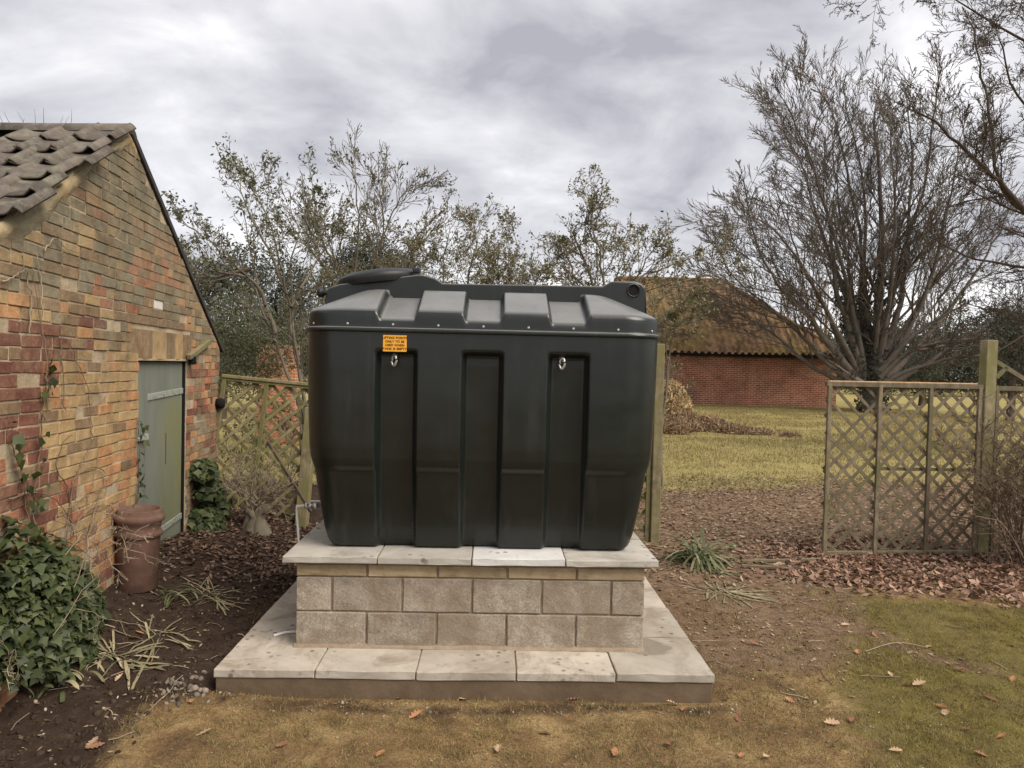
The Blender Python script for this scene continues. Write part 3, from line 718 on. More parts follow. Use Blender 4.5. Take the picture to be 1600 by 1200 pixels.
# long walls, running away from the garden
def mk_far_brick(name, c1, c2, mort, sc, off=(0, 0, 0), moss=None):
    m = NT(name); b = m.n('ShaderNodeTexBrick'); b.inputs['Scale'].default_value = sc; b.inputs['Mortar Size'].default_value = .012; b.inputs['Brick Width'].default_value = .225; b.inputs['Row Height'].default_value = .075
    b.inputs['Color1'].default_value = (*c1, 1); b.inputs['Color2'].default_value = (*c2, 1); b.inputs['Mortar'].default_value = (*mort, 1); b.inputs['Bias'].default_value = -.1
    sep = m.n('ShaderNodeSeparateXYZ'); m.l(m.coord('World'), sep.inputs[0]); cb = m.n('ShaderNodeCombineXYZ'); m.l(m.math('ADD', sep.outputs[0], sep.outputs[1]), cb.inputs[0]); m.l(sep.outputs[2], cb.inputs[1]); m.l(cb.outputs[0], b.inputs['Vector'])
    c = m.mix(1.0, b.outputs['Color'], m.ramp(m.noise(.9, 6, .7, 'World', .5), [(.28, .55), (.72, 1.35)]), 'MULTIPLY')
    c = m.mix(1.0, c, m.ramp(m.noise(9, 4, .7, 'World', 0, (1, 1, 2.5)), [(.3, .72), (.7, 1.25)]), 'MULTIPLY')
    if moss: c = m.mix(m.ramp(m.noise(.5, 6, .7, 'World', .6), [(.55, 0), (.68, .6)]), c, moss)
    m.color(c); m.rough(.95); m.spec(.1); m.bump(b.outputs['Fac'], -.4, .02); return m.m
M['far_brick_shed'] = mk_far_brick('brick_side', (.22, .12, .07), (.16, .10, .07), (.25, .20, .14), 1)
prism('side_wall', [(UN, -.1), (UN+.22, -.1), (UN+.22, HE-.04), (UN, HE-.04)], -4.5, -.2405, M['far_brick_shed'], shed)
prism('side_wall', [(UF-.22, -.1), (UF, -.1), (UF, HE-.04), (UF-.22, HE-.04)], -4.5, -.2405, M['far_brick_shed'], shed)
# --- bricks laid course by course
bvar = []
def brick_mesh(vi, key):
    r = random.Random(vi*31+5); bm = bmesh.new(); bmesh.ops.create_cube(bm, size=1)
    for v in bm.verts: v.co += Vector((r.uniform(-.035, .035), r.uniform(-.02, .02), r.uniform(-.075, .075)))
    bmesh.ops.bevel(bm, geom=bm.edges[:], offset=.05, segments=1, affect='EDGES')
    me = bpy.data.meshes.new('brick'); bm.to_mesh(me); bm.free(); me.materials.append(BR[key]); return me
BMESH = {}
def pick(u, h, r):
    left = u < 4.35 + .25*math.sin(h*7) and h < 2.20
    top_ = h > 2.30
    if left and h > .95: w = dict(purple=7, red=2.5, brown=1, grey=.4)
    elif left: w = dict(red=4, purple=2, orange=3, brown=1)
    elif top_: w = dict(grey=5, brown=4, buff=1.6, red=.6, orange=.3)
    elif h > 2.0: w = dict(brown=4, buff=2, grey=1.5, orange=1.5, purple=.8)
    elif u > DU1: w = dict(brown=4, grey=2, red=1.6, purple=1.5, orange=.5)
    elif h < .75: w = dict(orange=4, buff=3, red=2, purple=1.2)
    elif h < 1.25: w = dict(buff=4, yellow=1.2, orange=5, red=2.0, brown=.8, purple=.6)
    else: w = dict(buff=6, yellow=2.2, orange=3.0, red=.5, brown=1.0, grey=.4, purple=.2)
    if top_ and abs(u-6.1) < .55 and 2.55 < h < 3.05: w = dict(red=4, orange=1, brown=2, grey=1)
    if top_ and u > 6.7: w = dict(orange=1.6, brown=4, buff=2.5, grey=2)
    ks = list(w); return r.choices(ks, [w[k] for k in ks])[0]
rb = random.Random(11); bricks = []
hcur = .0; ci = 0
while hcur < HA:
    ch = .075
    u = UN + (.1125 if ci % 2 else 0) - rb.uniform(0, .05); pat = 0
    while u < UF:
        L_ = .225 if rb.random() < .70 else .1125
        bricks.append([u+.005, u+L_-.005, hcur+.005, hcur+ch-.005]); u += L_
    hcur += ch; ci += 1
def clip_poly(poly, a, b, c):   # keep a*u+b*h<=c
    out = []
    for i in range(len(poly)):
        p, q = poly[i], poly[(i+1) % len(poly)]; dp, dq = a*p[0]+b*p[1]-c, a*q[0]+b*q[1]-c
        if dp <= 0: out.append(p)
        if (dp < 0 < dq) or (dq < 0 < dp): t = dp/(dp-dq); out.append((p[0]+(q[0]-p[0])*t, p[1]+(q[1]-p[1])*t))
    return out
laid = []
LIN0, LIN1 = DZ1+.012, DZ1+.235
for b in bricks:
    u0_, u1_, h0_, h1_ = b
    u0_, u1_ = max(u0_, UN), min(u1_, UF)
    segs = [(u0_, u1_)]
    if h0_ < DZ1-.01 and h1_ > DZ0-.3:
        segs = [(u0_, min(u1_, DU0-.004)), (max(u0_, DU1+.004), u1_)]
    elif h1_ > DZ1-.01 and h0_ < LIN1-.012:
        segs = [(u0_, min(u1_, DU0-.16)), (max(u0_, DU1+.10), u1_)]
    for a, c in segs:
        if c-a < .03: continue
        laid.append((a, c, h0_, h1_))
# soldier course over the door
u = DU0-.15
while u < DU1+.09:
    laid.append((u+.005, u+.106, LIN0, LIN1+.012)); u += .1125
items = []
for a, c, h0_, h1_ in laid:
    poly = [(a, h0_), (c, h0_), (c, h1_), (a, h1_)]; n0 = 4
    full = True
    if min(rake(a), rake(c)) < h1_+.03:
        p2 = clip_poly(poly, SLP, 1, HA+SLP*UA-.03); p2 = clip_poly(p2, -SLP, 1, HA-SLP*UA-.03) if len(p2) > 2 else p2
        if len(p2) < 3: continue
        ar = abs(sum(p2[i][0]*p2[(i+1) % len(p2)][1]-p2[(i+1) % len(p2)][0]*p2[i][1] for i in range(len(p2))))/2
        if ar < .0015: continue
        if ar < (c-a)*(h1_-h0_)*.999: full = False; poly = p2
    uc, hc = (a+c)/2, (h0_+h1_)/2
    p = WL(uc, hc)
    px_, py_ = to_px(p); q0 = to_px(WL(a, hc)); q1 = to_px(WL(c, hc))
    vis = px_ > -10 and hc > .1
    area = (abs(q1[0]-q0[0])*FPX*.065/max(p.y, .5)) if vis else 0
    items.append((area, a, c, h0_, h1_, poly, full))
items.sort(key=lambda t: -t[0])
SV, SF, SM = [], [], []
bkeys = list(BR)
for n, (area, a, c, h0_, h1_, poly, full) in enumerate(items):
    uc, hc = (a+c)/2, (h0_+h1_)/2
    key = pick(uc, hc, rb)
    out = rb.uniform(-.004, .005) - (.006 if rb.random() < .12 else 0)
    if h1_-h0_ > .1: key = 'brown' if rb.random() < .6 else 'buff'
    if abs(uc-6.13) < .11 and abs(hc-2.42) < .037: key = 'white'
    wav = .012*math.sin(uc*1.7+hc)
    if n < 300 and full:
        kk = (rb.randrange(6), key)
        if kk not in BMESH: BMESH[kk] = brick_mesh(*kk)
        o = bpy.data.objects.new('brick', BMESH[kk]); COL.objects.link(o); o.parent = shed
        tw = rb.uniform(-.012, .012)
        ax = WD*math.cos(tw)+UP*math.sin(tw); az = UP*math.cos(tw)-WD*math.sin(tw)
        cpos = WL(uc, hc, -.03+out) - wloc(shed)
        sx_, sy_, sz_ = (c-a), .06, (h1_-h0_)
        o.matrix_local = Matrix(((ax.x*sx_, -WN.x*sy_, az.x*sz_, cpos.x), (ax.y*sx_, -WN.y*sy_, az.y*sz_, cpos.y), (ax.z*sx_, -WN.z*sy_, az.z*sz_, cpos.z), (0, 0, 0, 1)))
    else:
        nn = len(poly); b0 = len(SV)
        SV += [WL(u_, h_, out) for u_, h_ in poly] + [WL(u_, h_, -.05) for u_, h_ in poly]
        SF.append(tuple(range(b0, b0+nn))); SM.append(bkeys.index(key))
        for i in range(nn): SF.append((b0+(i+1) % nn, b0+i, b0+i+nn, b0+(i+1) % nn+nn)); SM.append(bkeys.index(key))
o = mesh_py('brickwork', SV, SF, None, shed); tag(o, kind='stuff')
for kx in bkeys: o.data.materials.append(BR[kx])
o.data.polygons.foreach_set('material_index', SM)
# mortar fillet along the near rake: lumpy strip
bm = bmesh.new(); prev = None
for t in np.linspace(0, 1, 90):
    u = UN+(UA-UN+.12)*t; hr = rake(u)
    w = (-.03+.36*float(fbm(u*2.6, 7, 31)) + (.10 if 3.3 < u < 4.3 else 0)*float(fbm(u*5, 3, 8)))
    row = []
    for s in range(8):
        f = s/7; hh = hr-.01-w*f
        row.append(bm.verts.new(WL(u, hh+.02*(float(fbm(u*9, f*3, 12))-.47), -.016+.030*min(1, 3*f+.2)*min(1, (1-f)*2.0)*(.35+1.2*float(fbm(u*8, f*6, 14))))))
    row.insert(0, bm.verts.new(WL(u, hr-.012, -.14)))
    if prev:
        for s in range(8): bm.faces.new((prev[s], row[s], row[s+1], prev[s+1]))
    prev = row
bm_obj('mortar_fillet', bm, M['lime_orange'], shed, True)
# roof: felted deck, pantiles, ridge tiles, verge board
cs, sn = math.cos(math.atan(SLP)), math.sin(math.atan(SLP))
def RF(across, down, lift, side=-1):   # near slope: down toward the camera side
    return WL(UA, HA, 0) - WN*across + WD*(side*down*cs) + UP*(-down*sn) + (UP*cs + WD*(side*sn))*lift
SL = (UA-UN)/cs+.12
def sheet(name, side, mat, sag, l0, a0):
    V, F = [], []; na, nd = 24, 14
    for i in range(na+1):
        for j in range(nd+1):
            a = a0+4.4*i/na; d = SL*j/nd
            V.append(RF(a, d, l0 - sag*math.sin(min(1, a/1.6)*math.pi/2)*math.cos(d/SL*math.pi/2), side))
    for i in range(na):
        for j in range(nd):
            q = (i*(nd+1)+j, (i+1)*(nd+1)+j, (i+1)*(nd+1)+j+1, i*(nd+1)+j+1); F.append(q if side < 0 else tuple(reversed(q)))
    return mesh_py(name, V, F, mat, shed, True)
sheet('roof_deck', -1, M['felt'], .09, .0, .02); sheet('roof_deck', 1, M['felt'], .09, .0, .02)
TWD, TLN, GAU = .225, .40, .30
def pantile():
    bm = bmesh.new(); prof = []
    for i in range(15):
        x = i/14*(TWD+.05); t = x/TWD
        z = .042*math.exp(-((x-.035)/.026)**2) + .010*math.sin((t-.3)*math.pi)*-1*(t > .3) 
        if t > .95: z += (t-.95)*.06
        prof.append((x, z))
    nl = 4; vt = []
    for lay in (0, -.011):
        for j in range(nl):
            d = TLN*j/(nl-1)
            for x, z in prof: vt.append(bm.verts.new((x, -d, z+lay+.020*(d/TLN))))
    n = len(prof); q = lambda lay, j, i: vt[lay*nl*n+j*n+i]
    for j in range(nl-1):
        for i in range(n-1):
            bm.faces.new((q(0, j, i), q(0, j+1, i), q(0, j+1, i+1), q(0, j, i+1)))
            bm.faces.new((q(1, j, i), q(1, j, i+1), q(1, j+1, i+1), q(1, j+1, i)))
    for i in range(n-1):
        bm.faces.new((q(0, nl-1, i), q(1, nl-1, i), q(1, nl-1, i+1), q(0, nl-1, i+1))); bm.faces.new((q(0, 0, i), q(0, 0, i+1), q(1, 0, i+1), q(1, 0, i)))
    for j in range(nl-1):
        bm.faces.new((q(0, j, 0), q(1, j, 0), q(1, j+1, 0), q(0, j+1, 0))); bm.faces.new((q(0, j, n-1), q(0, j+1, n-1), q(1, j+1, n-1), q(1, j, n-1)))
    me = bpy.data.meshes.new('pantile'); bm.to_mesh(me); bm.free()
    for p in me.polygons: p.use_smooth = True
    me.materials.append(M['tile']); return me
pt = pantile(); rt = random.Random(5)
for j in range(11):
    for i in range(10):
        if j == 0 and i >= 3 or j == 1 and i >= 5 or j == 2 and i >= 7: continue
        across = -.06+i*TWD + .05*math.sin(j*2.3)+(.07 if j > 5 else .0); down = .02+j*GAU
        if down+TLN > SL+.15: continue
        sag = .09*math.sin(min(1, max(across, 0)/1.6)*math.pi/2)*math.cos(down/SL*math.pi/2)
        pos = RF(across, down, .022-sag+rt.uniform(-.004, .006)) - wloc(shed)
        ax = -WN; ay = -(-WD*cs - UP*sn); az = UP*cs - WD*sn
        tw = rt.uniform(-.03, .03); ax2 = ax*math.cos(tw)+ay*math.sin(tw); ay2 = ay*math.cos(tw)-ax*math.sin(tw)
        o = bpy.data.objects.new('pantile', pt); COL.objects.link(o); o.parent = shed
        o.matrix_local = Matrix(((ax2.x, ay2.x, az.x, pos.x), (ax2.y, ay2.y, az.y, pos.y), (ax2.z, ay2.z, az.z, pos.z), (0, 0, 0, 1)))
# ridge tiles
for i in range(6):
    bm = bmesh.new(); n = 10; prev = None
    for e_ in range(2):
        a = .0+i*.42+e_*.43; sg = .07*math.sin(min(1, a/1.6)*math.pi/2)
        c = WL(UA, HA-.03-sg, -a+.01)
        outr = [bm.verts.new(c + WD*(.125*math.cos(t)) + UP*(.075*math.sin(t))) for t in np.linspace(-.1, math.pi+.1, n)]
        inn = [bm.verts.new(c + WD*(.108*math.cos(t)) + UP*(.058*math.sin(t))) for t in np.linspace(-.1, math.pi+.1, n)]
        if prev:
            po, pi_ = prev
            for s in range(n-1):
                bm.faces.new((po[s], po[s+1], outr[s+1], outr[s])); bm.faces.new((pi_[s+1], pi_[s], inn[s], inn[s+1]))
        for s in range(n-1): bm.faces.new((outr[s], outr[s+1], inn[s+1], inn[s]))
        prev = (outr, inn)
    bmesh.ops.recalc_face_normals(bm, faces=bm.faces)
    bm_obj('ridge_tile', bm, M['tile'], shed, True)
bm = bmesh.new()
a, b = RF(.0, .02, .012, 1), RF(.0, SL-.02, .012, 1)
beam(bm, a, b, .035, .05, .004, UP); bm_obj('verge_board', bm, mat_var('tarred_wood', [(.03, .027, .025), (.06, .055, .05)], 9, .9, .3), shed)
# dry stalks on the ridge
pol = []
for i in range(9):
    p = WL(UA, HA-.03, -.38-.06*i-rt.uniform(0, .06)); tip = p + Vector((rt.uniform(-.05, .04), rt.uniform(-.04, .04), rt.uniform(.07, .17)))
    pol.append(([tuple(p), tuple((p+tip)/2+Vector((rt.uniform(-.01, .01), 0, 0))), tuple(tip)], [.0025, .002, .001]))
Vt, Ft = tubes(pol, 4); o = mesh_np('dry_stalks', Vt, Ft, M['twig_brown'], None); tag(o, 'few dry weed stalks sticking up from the outbuilding ridge', 'weeds')
# door
door = empty('door', WL((DU0+DU1)/2, DZ0, -.06)-wloc(shed), None, None); door.parent = shed
nb = 5; bw = (DU1-DU0-.03)/nb
for i in range(nb):
    a = DU0+.015+i*bw; ua, ub = a+.0015, a+bw-.0015
    bm = bmesh.new(); obox(bm, WL((ua+ub)/2, (DZ0+.02+DZ1-.01)/2, -.055+.001*(i % 2)), WD, -WN, UP, ub-ua, .03, DZ1-DZ0-.03)
    bmesh.ops.subdivide_edges(bm, edges=[e for e in bm.edges if abs((e.verts[0].co-e.verts[1].co).normalized().z) > .9], cuts=16, use_grid_fill=True)
    o = bm_obj('board', bm, M['door'], door)
    at_ = o.data.attributes.new('algae', 'FLOAT', 'POINT')
    vals = [float(sstep(.38, .62, (Vector(v.co)-WO).dot(WD)*.0 + ((Vector(v.co)-WO).dot(WD)-DU0)/(DU1-DU0))*(1-sstep(1.45, 1.80, v.co.z))*(1-.75*sstep(.55, .35, v.co.z))) for v in o.data.vertices]
    at_.data.foreach_set('value', vals)
for u_, in ((DU0+.004,), (DU1-.004,)):
    bm = bmesh.new(); obox(bm, WL(u_, (DZ0+DZ1)/2, -.10), WD, -WN, UP, .022, .17, DZ1-DZ0-.004); bm_obj('door_jamb', bm, M['dark'] if u_ > 6 else M['door'], door)
bm = bmesh.new(); obox(bm, WL((DU0+DU1)/2, DZ1-.006, -.11), WD, -WN, UP, DU1-DU0-.03, .18, .014); bm_obj('door_head', bm, M['dark'], door)
bm = bmesh.new(); obox(bm, WL((DU0+DU1)/2, (DZ0+DZ1)/2, -.20), WD, -WN, UP, DU1-DU0, .02, DZ1-DZ0+.2); bm_obj('door_backing', bm, M['dark'], door)
bm = bmesh.new(); obox(bm, WL((DU0+DU1)/2, DZ1+.004, -.06), WD, -WN, UP, DU1-DU0+.26, .12, .018, .003); bm_obj('lintel_plate', bm, M['lime'], door)
for hz, nm in ((1.665, 0), (.46, 1)):
    bm = bmesh.new(); a, b = WL(DU0+.30, hz-.012, -.036), WL(DU1-.01, hz+.012, -.036); beam(bm, a, b, .012, .055, .003, WN.cross(WD)); 
    hg = bm_obj('strap_hinge', bm, M['iron'], door)
    bm = bmesh.new(); 
    for s_ in (.12, .4, .7): 
        p = a.lerp(b, s_); obox(bm, p+WN*.008, WD, WN, UP, .022, .008, .022, .003)
    bm_obj('hinge_bolt', bm, M['iron'], hg)
bm = bmesh.new(); obox(bm, WL(DU0+.15, 1.32, -.03), WD, WN, UP, .14, .03, .03, .005); obox(bm, WL(DU0+.19, 1.325, -.005), WD, WN, UP, .025, .03, .07, .005); bm_obj('latch', bm, M['iron'], door)
bm = bmesh.new(); obox(bm, WL(DU0+.75, 1.17, -.0395), WD, WN, UP, .014, .003, .28); bm_obj('slot', bm, M['dark'], door)
# timber bracket and black junction box on the gable
bm = bmesh.new(); beam(bm, WL(DU1-.05, 2.0, .03), WL(DU1+.62, 2.17, .03), .05, .045, .004, WN); o = bm_obj('timber_bracket', bm, M['post'], None); tag(o, 'short mossy timber bracket fixed beside the door head', 'bracket')
bm = bmesh.new(); obox(bm, WL(DU1+.05, 1.97, .035), WD, WN, UP, .05, .06, .08, .008); bm_obj('hook_plate', bm, M['dark'], o)
bm = bmesh.new(); lathe(bm, [(0, 0), (.055, 0), (.06, .05), (.045, .08), (0, .085)], Matrix.Translation(WL(UF-.10, 1.50, .0)) @ WN.to_track_quat('Z', 'Y').to_matrix().to_4x4(), 14); o = bm_obj('wall_lamp', bm, M['dark'], None, True); tag(o, 'small round black fitting on the brick corner by the trellis', 'wall fitting')

# chimney pot
cp = at_z(213, 916, .27)
cpz = gh(cp.x, cp.y)
bm = bmesh.new()
lathe(bm, [(.150, 0), (.158, .01), (.160, .38), (.162, .395), (.176, .405), (.178, .425), (.168, .436), (.160, .445), (.166, .500), (.186, .520), (.188, .552), (.172, .560), (.166, .566), (.166, .595), (.158, .602), (.146, .600), (.140, .50), (.135, .05), (0, .05)], Matrix.Translation((cp.x, cp.y, cpz-.02)) @ Matrix.Rotation(rad(2), 4, 'Y') @ Matrix.Diagonal((.92, .92, 1, 1)), 40)
o = bm_obj('chimney_pot', bm, M['terracotta'], None, True); tag(o, 'weathered terracotta chimney pot standing on the soil by the green door', 'chimney pot')

# ------------------------------------------------------------------ trellis fences
def trellis(name, label, fn, Wd, Hh, stiles, mat, sp=.192, sw=.038, drop=(), group='garden trellis panels', rails=True, seed=1, capm=None, mids=()):
    """fn(s,t,n) maps panel coordinates to world"""
    t = empty(name, fn(Wd/2, 0, 0), label, 'trellis', group); rr = random.Random(seed)
    nrm = (fn(Wd/2, Hh/2, .1)-fn(Wd/2, Hh/2, 0)).normalized()
    def seg(nm, a, b, w, th, n, m=mat):
        bm = bmesh.new(); A, B = fn(*a, n), fn(*b, n); az = (B-A).normalized(); ax = nrm.cross(az).normalized()
        obox(bm, (A+B)/2, ax, nrm, az, w, th, (B-A).length, .003); return bm_obj(nm, bm, m, t)
    for lay, sgn in ((0, 1), (1, -1)):
        c = -Hh if sgn > 0 else 0
        end = Wd if sgn > 0 else Wd+Hh
        k = 0
        while c < end:
            # line s = c + sgn*t
            t0, t1 = 0, Hh
            if sgn > 0: t0, t1 = max(0, -c), min(Hh, Wd-c)
            else: t0, t1 = max(0, c-Wd), min(Hh, c)
            if t1-t0 > .12 and (lay, k) not in drop:
                j = rr.uniform(-.010, .010)
                if rr.random() < .06: t0 = t0+(t1-t0)*rr.uniform(.1, .3)
                seg('slat', (c+sgn*t0+j, t0), (c+sgn*t1-j, t1), sw*rr.uniform(.9, 1.08), .010, .006-.012*lay)
            c += sp; k += 1
    for s in stiles: seg('stile', (s, -.02), (s, Hh), .045, .032, .026)
    if rails:
        seg('rail', (-.02, Hh), (Wd+.02, Hh), .05, .045, .018); seg('rail', (-.02, .02), (Wd+.02, .02), .045, .036, .018)
        if capm: seg('top_splinter', (.02, Hh+.03), (Wd*.97, Hh+.034), .014, .05, .012, capm)
    for a, b, w in mids: seg('brace', a, b, w, .03, -.03)
    return t
# right panel
ra, rbp = at_z(1283, 868, .0), at_z(1521, 866, .0)
rw = (rbp-ra).length; rd = (rbp-ra).normalized(); rn = Vector((rd.y, -rd.x, 0))
ztop = at_y(1283, 601, ra.y).z
trellis('trellis_panel', 'square diamond trellis panel with splintered top rail right of the gate gap', lambda s, t, n: ra + rd*s + UP*(t+.01) + rn*n + rd*(.0*t), rw, ztop, (.02, rw*.335, rw*.665, rw-.02), M['trellis'], drop=((0, 2), (0, 3), (1, 2)), seed=3, capm=M['raw_wood'], mids=(((rw*.34, ztop*.505), (rw-.03, ztop*.50), .035),))
def post(p, h, w, lean, label, seed, cap=True):
    e = empty('fence_post', (p.x, p.y, p.z-.05), label, 'post', 'fence posts')
    bm = bmesh.new(); top_ = p+Vector((lean[0], lean[1], h)); beam(bm, p-Vector((0, 0, .1)), top_, w, w, .006, (0, 1, 0)); bm_obj('shaft', bm, M['post'], e)
    return e
pr = at_z(1530, 866, 0)
post(pr+Vector((.02, .03, 0)), at_y(1538, 531, pr.y).z, .125, (.02, 0), 'tall square mossy timber post beside the splintered trellis panel', 1)
# panel beyond the post, half hidden in the bush
rc_ = pr+Vector((.11, .03, 0)); rd2 = Vector((.985, .17, 0)).normalized(); rn2 = Vector((rd2.y, -rd2.x, 0))
trellis('trellis_panel', 'trellis panel with broken diagonal brace above, half hidden by the twiggy bush', lambda s, t, n: rc_ + rd2*s + UP*t + rn2*n, 1.75, 1.86, (.02, .6, 1.2, 1.73), M['trellis'], seed=8)
bm = bmesh.new()
for a, b in (((.02, 2.16), (.62, 1.86)), ((.03, 1.98), (.16, 2.10))):
    beam(bm, rc_+rd2*a[0]+UP*a[1], rc_+rd2*b[0]+UP*b[1], .05, .02, .002, rn2)
o = bm_obj('broken_brace', bm, M['trellis'], None); tag(o, 'broken weathered trellis strips leaning above the panel beyond the tall post', 'timber')
# post and trellis right behind the tank
pg = at_z(1022, 845, .0)
post(pg, 2.28, .105, (.0, .0), 'green algae covered post between the tank and the gate gap', 2)
LT = Vector((-3.62, 8.05, .12))
gA = pg+Vector((-.07, .02, .0)); gdir = Vector((-1, -.015, 0)).normalized(); gn = Vector((0, -1, 0))
trellis('trellis_panel', 'trellis panel mostly hidden behind the oil tank', lambda s, t, n: gA + gdir*s + UP*t + gn*n, 1.75, 1.8, (.02, .6, 1.2, 1.73), M['trellis_old'], seed=12)
trellis('trellis_panel', 'second trellis panel hidden behind the left half of the tank', lambda s, t, n: gA + gdir*(1.85+s) + UP*t + gn*n, 1.55, 1.72, (.02, .52, 1.02, 1.53), M['trellis_old'], seed=14)
# leaning left panel, sheared: traced corners
c00, c10 = at_y(312, 846, 8.0), at_y(478, 836, 8.2)
c01, c11 = at_y(350, 590, 8.0), at_y(500, 606, 8.2)
lw, lh = (c10-c00).length, (c01-c00).length
def leftfn(s, t, n):
    a, b = s/lw, t/lh
    return c00*(1-a)*(1-b)+c10*a*(1-b)+c01*(1-a)*b+c11*a*b + Vector((-.06*n, -n, 0))
trellis('trellis_panel', 'racked leaning trellis panel between the brick outbuilding and the tank', leftfn, lw, lh, (.02, lw*.45, lw*.93), M['trellis_old'], sp=.20, seed=21, drop=((1, 3), (0, 1)))
bm = bmesh.new(); beam(bm, leftfn(-.02, lh+.02, 0), leftfn(lw+.1, lh+.03, 0), .11, .035, .004, (0, 0, 1)); o = bm_obj('capping_board', bm, M['post'], None); tag(o, 'mossy flat capping board along the top of the leaning trellis', 'board')
pl_ = at_y(470, 832, 8.12); pl_.z = gh(pl_.x, pl_.y)
post(pl_, 1.35, .13, (.10, .02), 'thick yellow green leaning post at the left of the tank', 3)
bm = bmesh.new(); beam(bm, at_y(418, 690, 7.85), at_y(486, 800, 7.7), .03, .03, .003); o = bm_obj('leaning_stick', bm, M['bark'], None); tag(o, 'dark thin stick leaning across the racked trellis', 'stick')
# timber edging strips on the ground
for (a, b, z_, lab) in (((1158, 877), (1282, 874), .02, 'pale timber batten lying across the gate gap'), ((1158, 884), (1240, 889), .02, 'thin curved stick lying just in front of the gate batten')):
    bm = bmesh.new(); beam(bm, at_z(*a, z_), at_z(*b, z_), .035, .03, .004); o = bm_obj('batten', bm, M['trellis'], None); tag(o, lab, 'timber')

# ------------------------------------------------------------------ barn
YB = 42.0
bl = at_y(985, 500, 42.0).x
brx = at_y(1307, 600, YB).x
eave = at_y(1180, 553, YB).z
barn = empty('brick_barn', ((bl+brx)/2, YB+4, 0), 'long low red brick barn with mossy hipped pantile roof across the field', 'building')
M['barn_brick'] = mk_far_brick('barn_brick', (.32, .105, .062), (.20, .074, .050), (.40, .27, .20), .66, moss=(.14, .09, .055))
bm = bmesh.new(); abox(bm, bl, brx, YB, YB+9, -.4, eave+.05); bm_obj('wall', bm, M['barn_brick'], barn)
# front slope with real pantile waves and stepped courses
rid = at_y(1060, 437, YB+4.5).z; hx = at_y(1127, 437, YB+4.5).x
def mk_barn_tile():
    m = NT('barn_pantile'); rnd = m.noise(2.8, 4, .7, 'World', 0, (1, .6, 1))
    c = m.ramp(m.noise(1.6, 4, .7, 'World'), [(.25, (.12, .078, .05)), (.5, (.225, .140, .085)), (.75, (.32, .21, .13))])
    c = m.mix(m.ramp(m.noise(.32, 6, .65, 'World', .7), [(.46, 0), (.64, .6)]), c, m.ramp(rnd, [(.3, (.145, .115, .032)), (.7, (.24, .19, .06))]))
    c = m.mix(m.ramp(m.noise(.6, 5, .7, 'World', .3), [(.60, 0), (.68, .7)]), c, (.055, .035, .028))
    mp = m.n('ShaderNodeMapping'); mp.inputs['Scale'].default_value = (1/.40, 1/.272, 0); mp.inputs['Location'].default_value = (0, -41.6/.272, 0); m.l(m.coord('World'), mp.inputs[0])
    fl = m.n('ShaderNodeVectorMath', operation='FLOOR'); m.l(mp.outputs[0], fl.inputs[0]); wn = m.n('ShaderNodeTexWhiteNoise'); m.l(fl.outputs[0], wn.inputs['Vector'])
    c = m.mix(1.0, c, m.ramp(wn.outputs['Value'], [(0, .74), (1, 1.32)]), 'MULTIPLY')
    m.color(c); m.rough(.95); m.spec(.1); return m.m
M['barn_tile'] = mk_barn_tile()
nrow, sl_ = 18, 5.0
V, F = [], []
xs = np.arange(bl-.3, brx+.55, .0475)
run = 5.0; y_e = YB-.4
for r in range(nrow):
    for e_ in (0, 1):
        f = (r+e_)/nrow; yy = y_e+run*f*.98; zz = eave-.06+(rid-eave+.06)*f + (.0 if e_ else .13)
        lim = brx+.5 + (hx-brx-.5)*f
        for x in xs:
            xc = min(x, lim)
            zt = zz + .080*math.sin(x*2*math.pi/.40) + .06*math.sin(x*.35+f*2) - .10*math.sin(f*math.pi)*(.5+.5*math.sin(x*.5))
            V.append((xc, yy, zt))
nxs = len(xs)
for r in range(nrow*2-1):
    for i in range(nxs-1):
        a = r*nxs+i; F.append((a, a+1, a+1+nxs, a+nxs))
mesh_py('roof', V, F, M['barn_tile'], barn, True)
# hip end and back slope
e1, e2, apx = Vector((brx+.5, y_e, eave-.06)), Vector((brx+.5, YB+9.4, eave-.06)), Vector((hx, YB+4.5, rid))
mesh_py('hip_slope', [e1, e2, apx], [(0, 1, 2)], M['barn_tile'], barn)
mesh_py('back_slope', [Vector((bl-.3, YB+9.4, eave-.06)), e2, apx, Vector((bl-.3, YB+4.5, rid))], [(1, 0, 3, 2)], M['barn_tile'], barn)
bm = bmesh.new(); beam(bm, e1+Vector((-.05, 0, .08)), apx+Vector((0, 0, .05)), .34, .22, .05); bm_obj('hip_tiles', bm, M['barn_tile'], barn)
bm = bmesh.new(); beam(bm, apx+Vector((.1, 0, .03)), Vector((bl, YB+4.5, rid+.03)), .34, .22, .05); bm_obj('ridge_tiles', bm, M['barn_tile'], barn)
bm = bmesh.new(); abox(bm, bl, brx+.1, YB-.34, YB+.01, eave-.22, eave-.05); bm_obj('eaves_board', bm, M['dark'], barn)
# fragment of orange brick wall behind the left trellis
c = at_y(425, 560, 17.0)
bm = bmesh.new(); abox(bm, c.x-.35, c.x+.55, 17, 17.4, -.1, at_y(430, 538, 17).z); M['orange_brick'] = mk_far_brick('orange_brick', (.42, .15, .075), (.34, .13, .07), (.36, .25, .17), 1)
o = bm_obj('garden_pier', bm, M['orange_brick'], None); tag(o, 'stub of orange brick wall glimpsed behind the leaning trellis', 'wall')

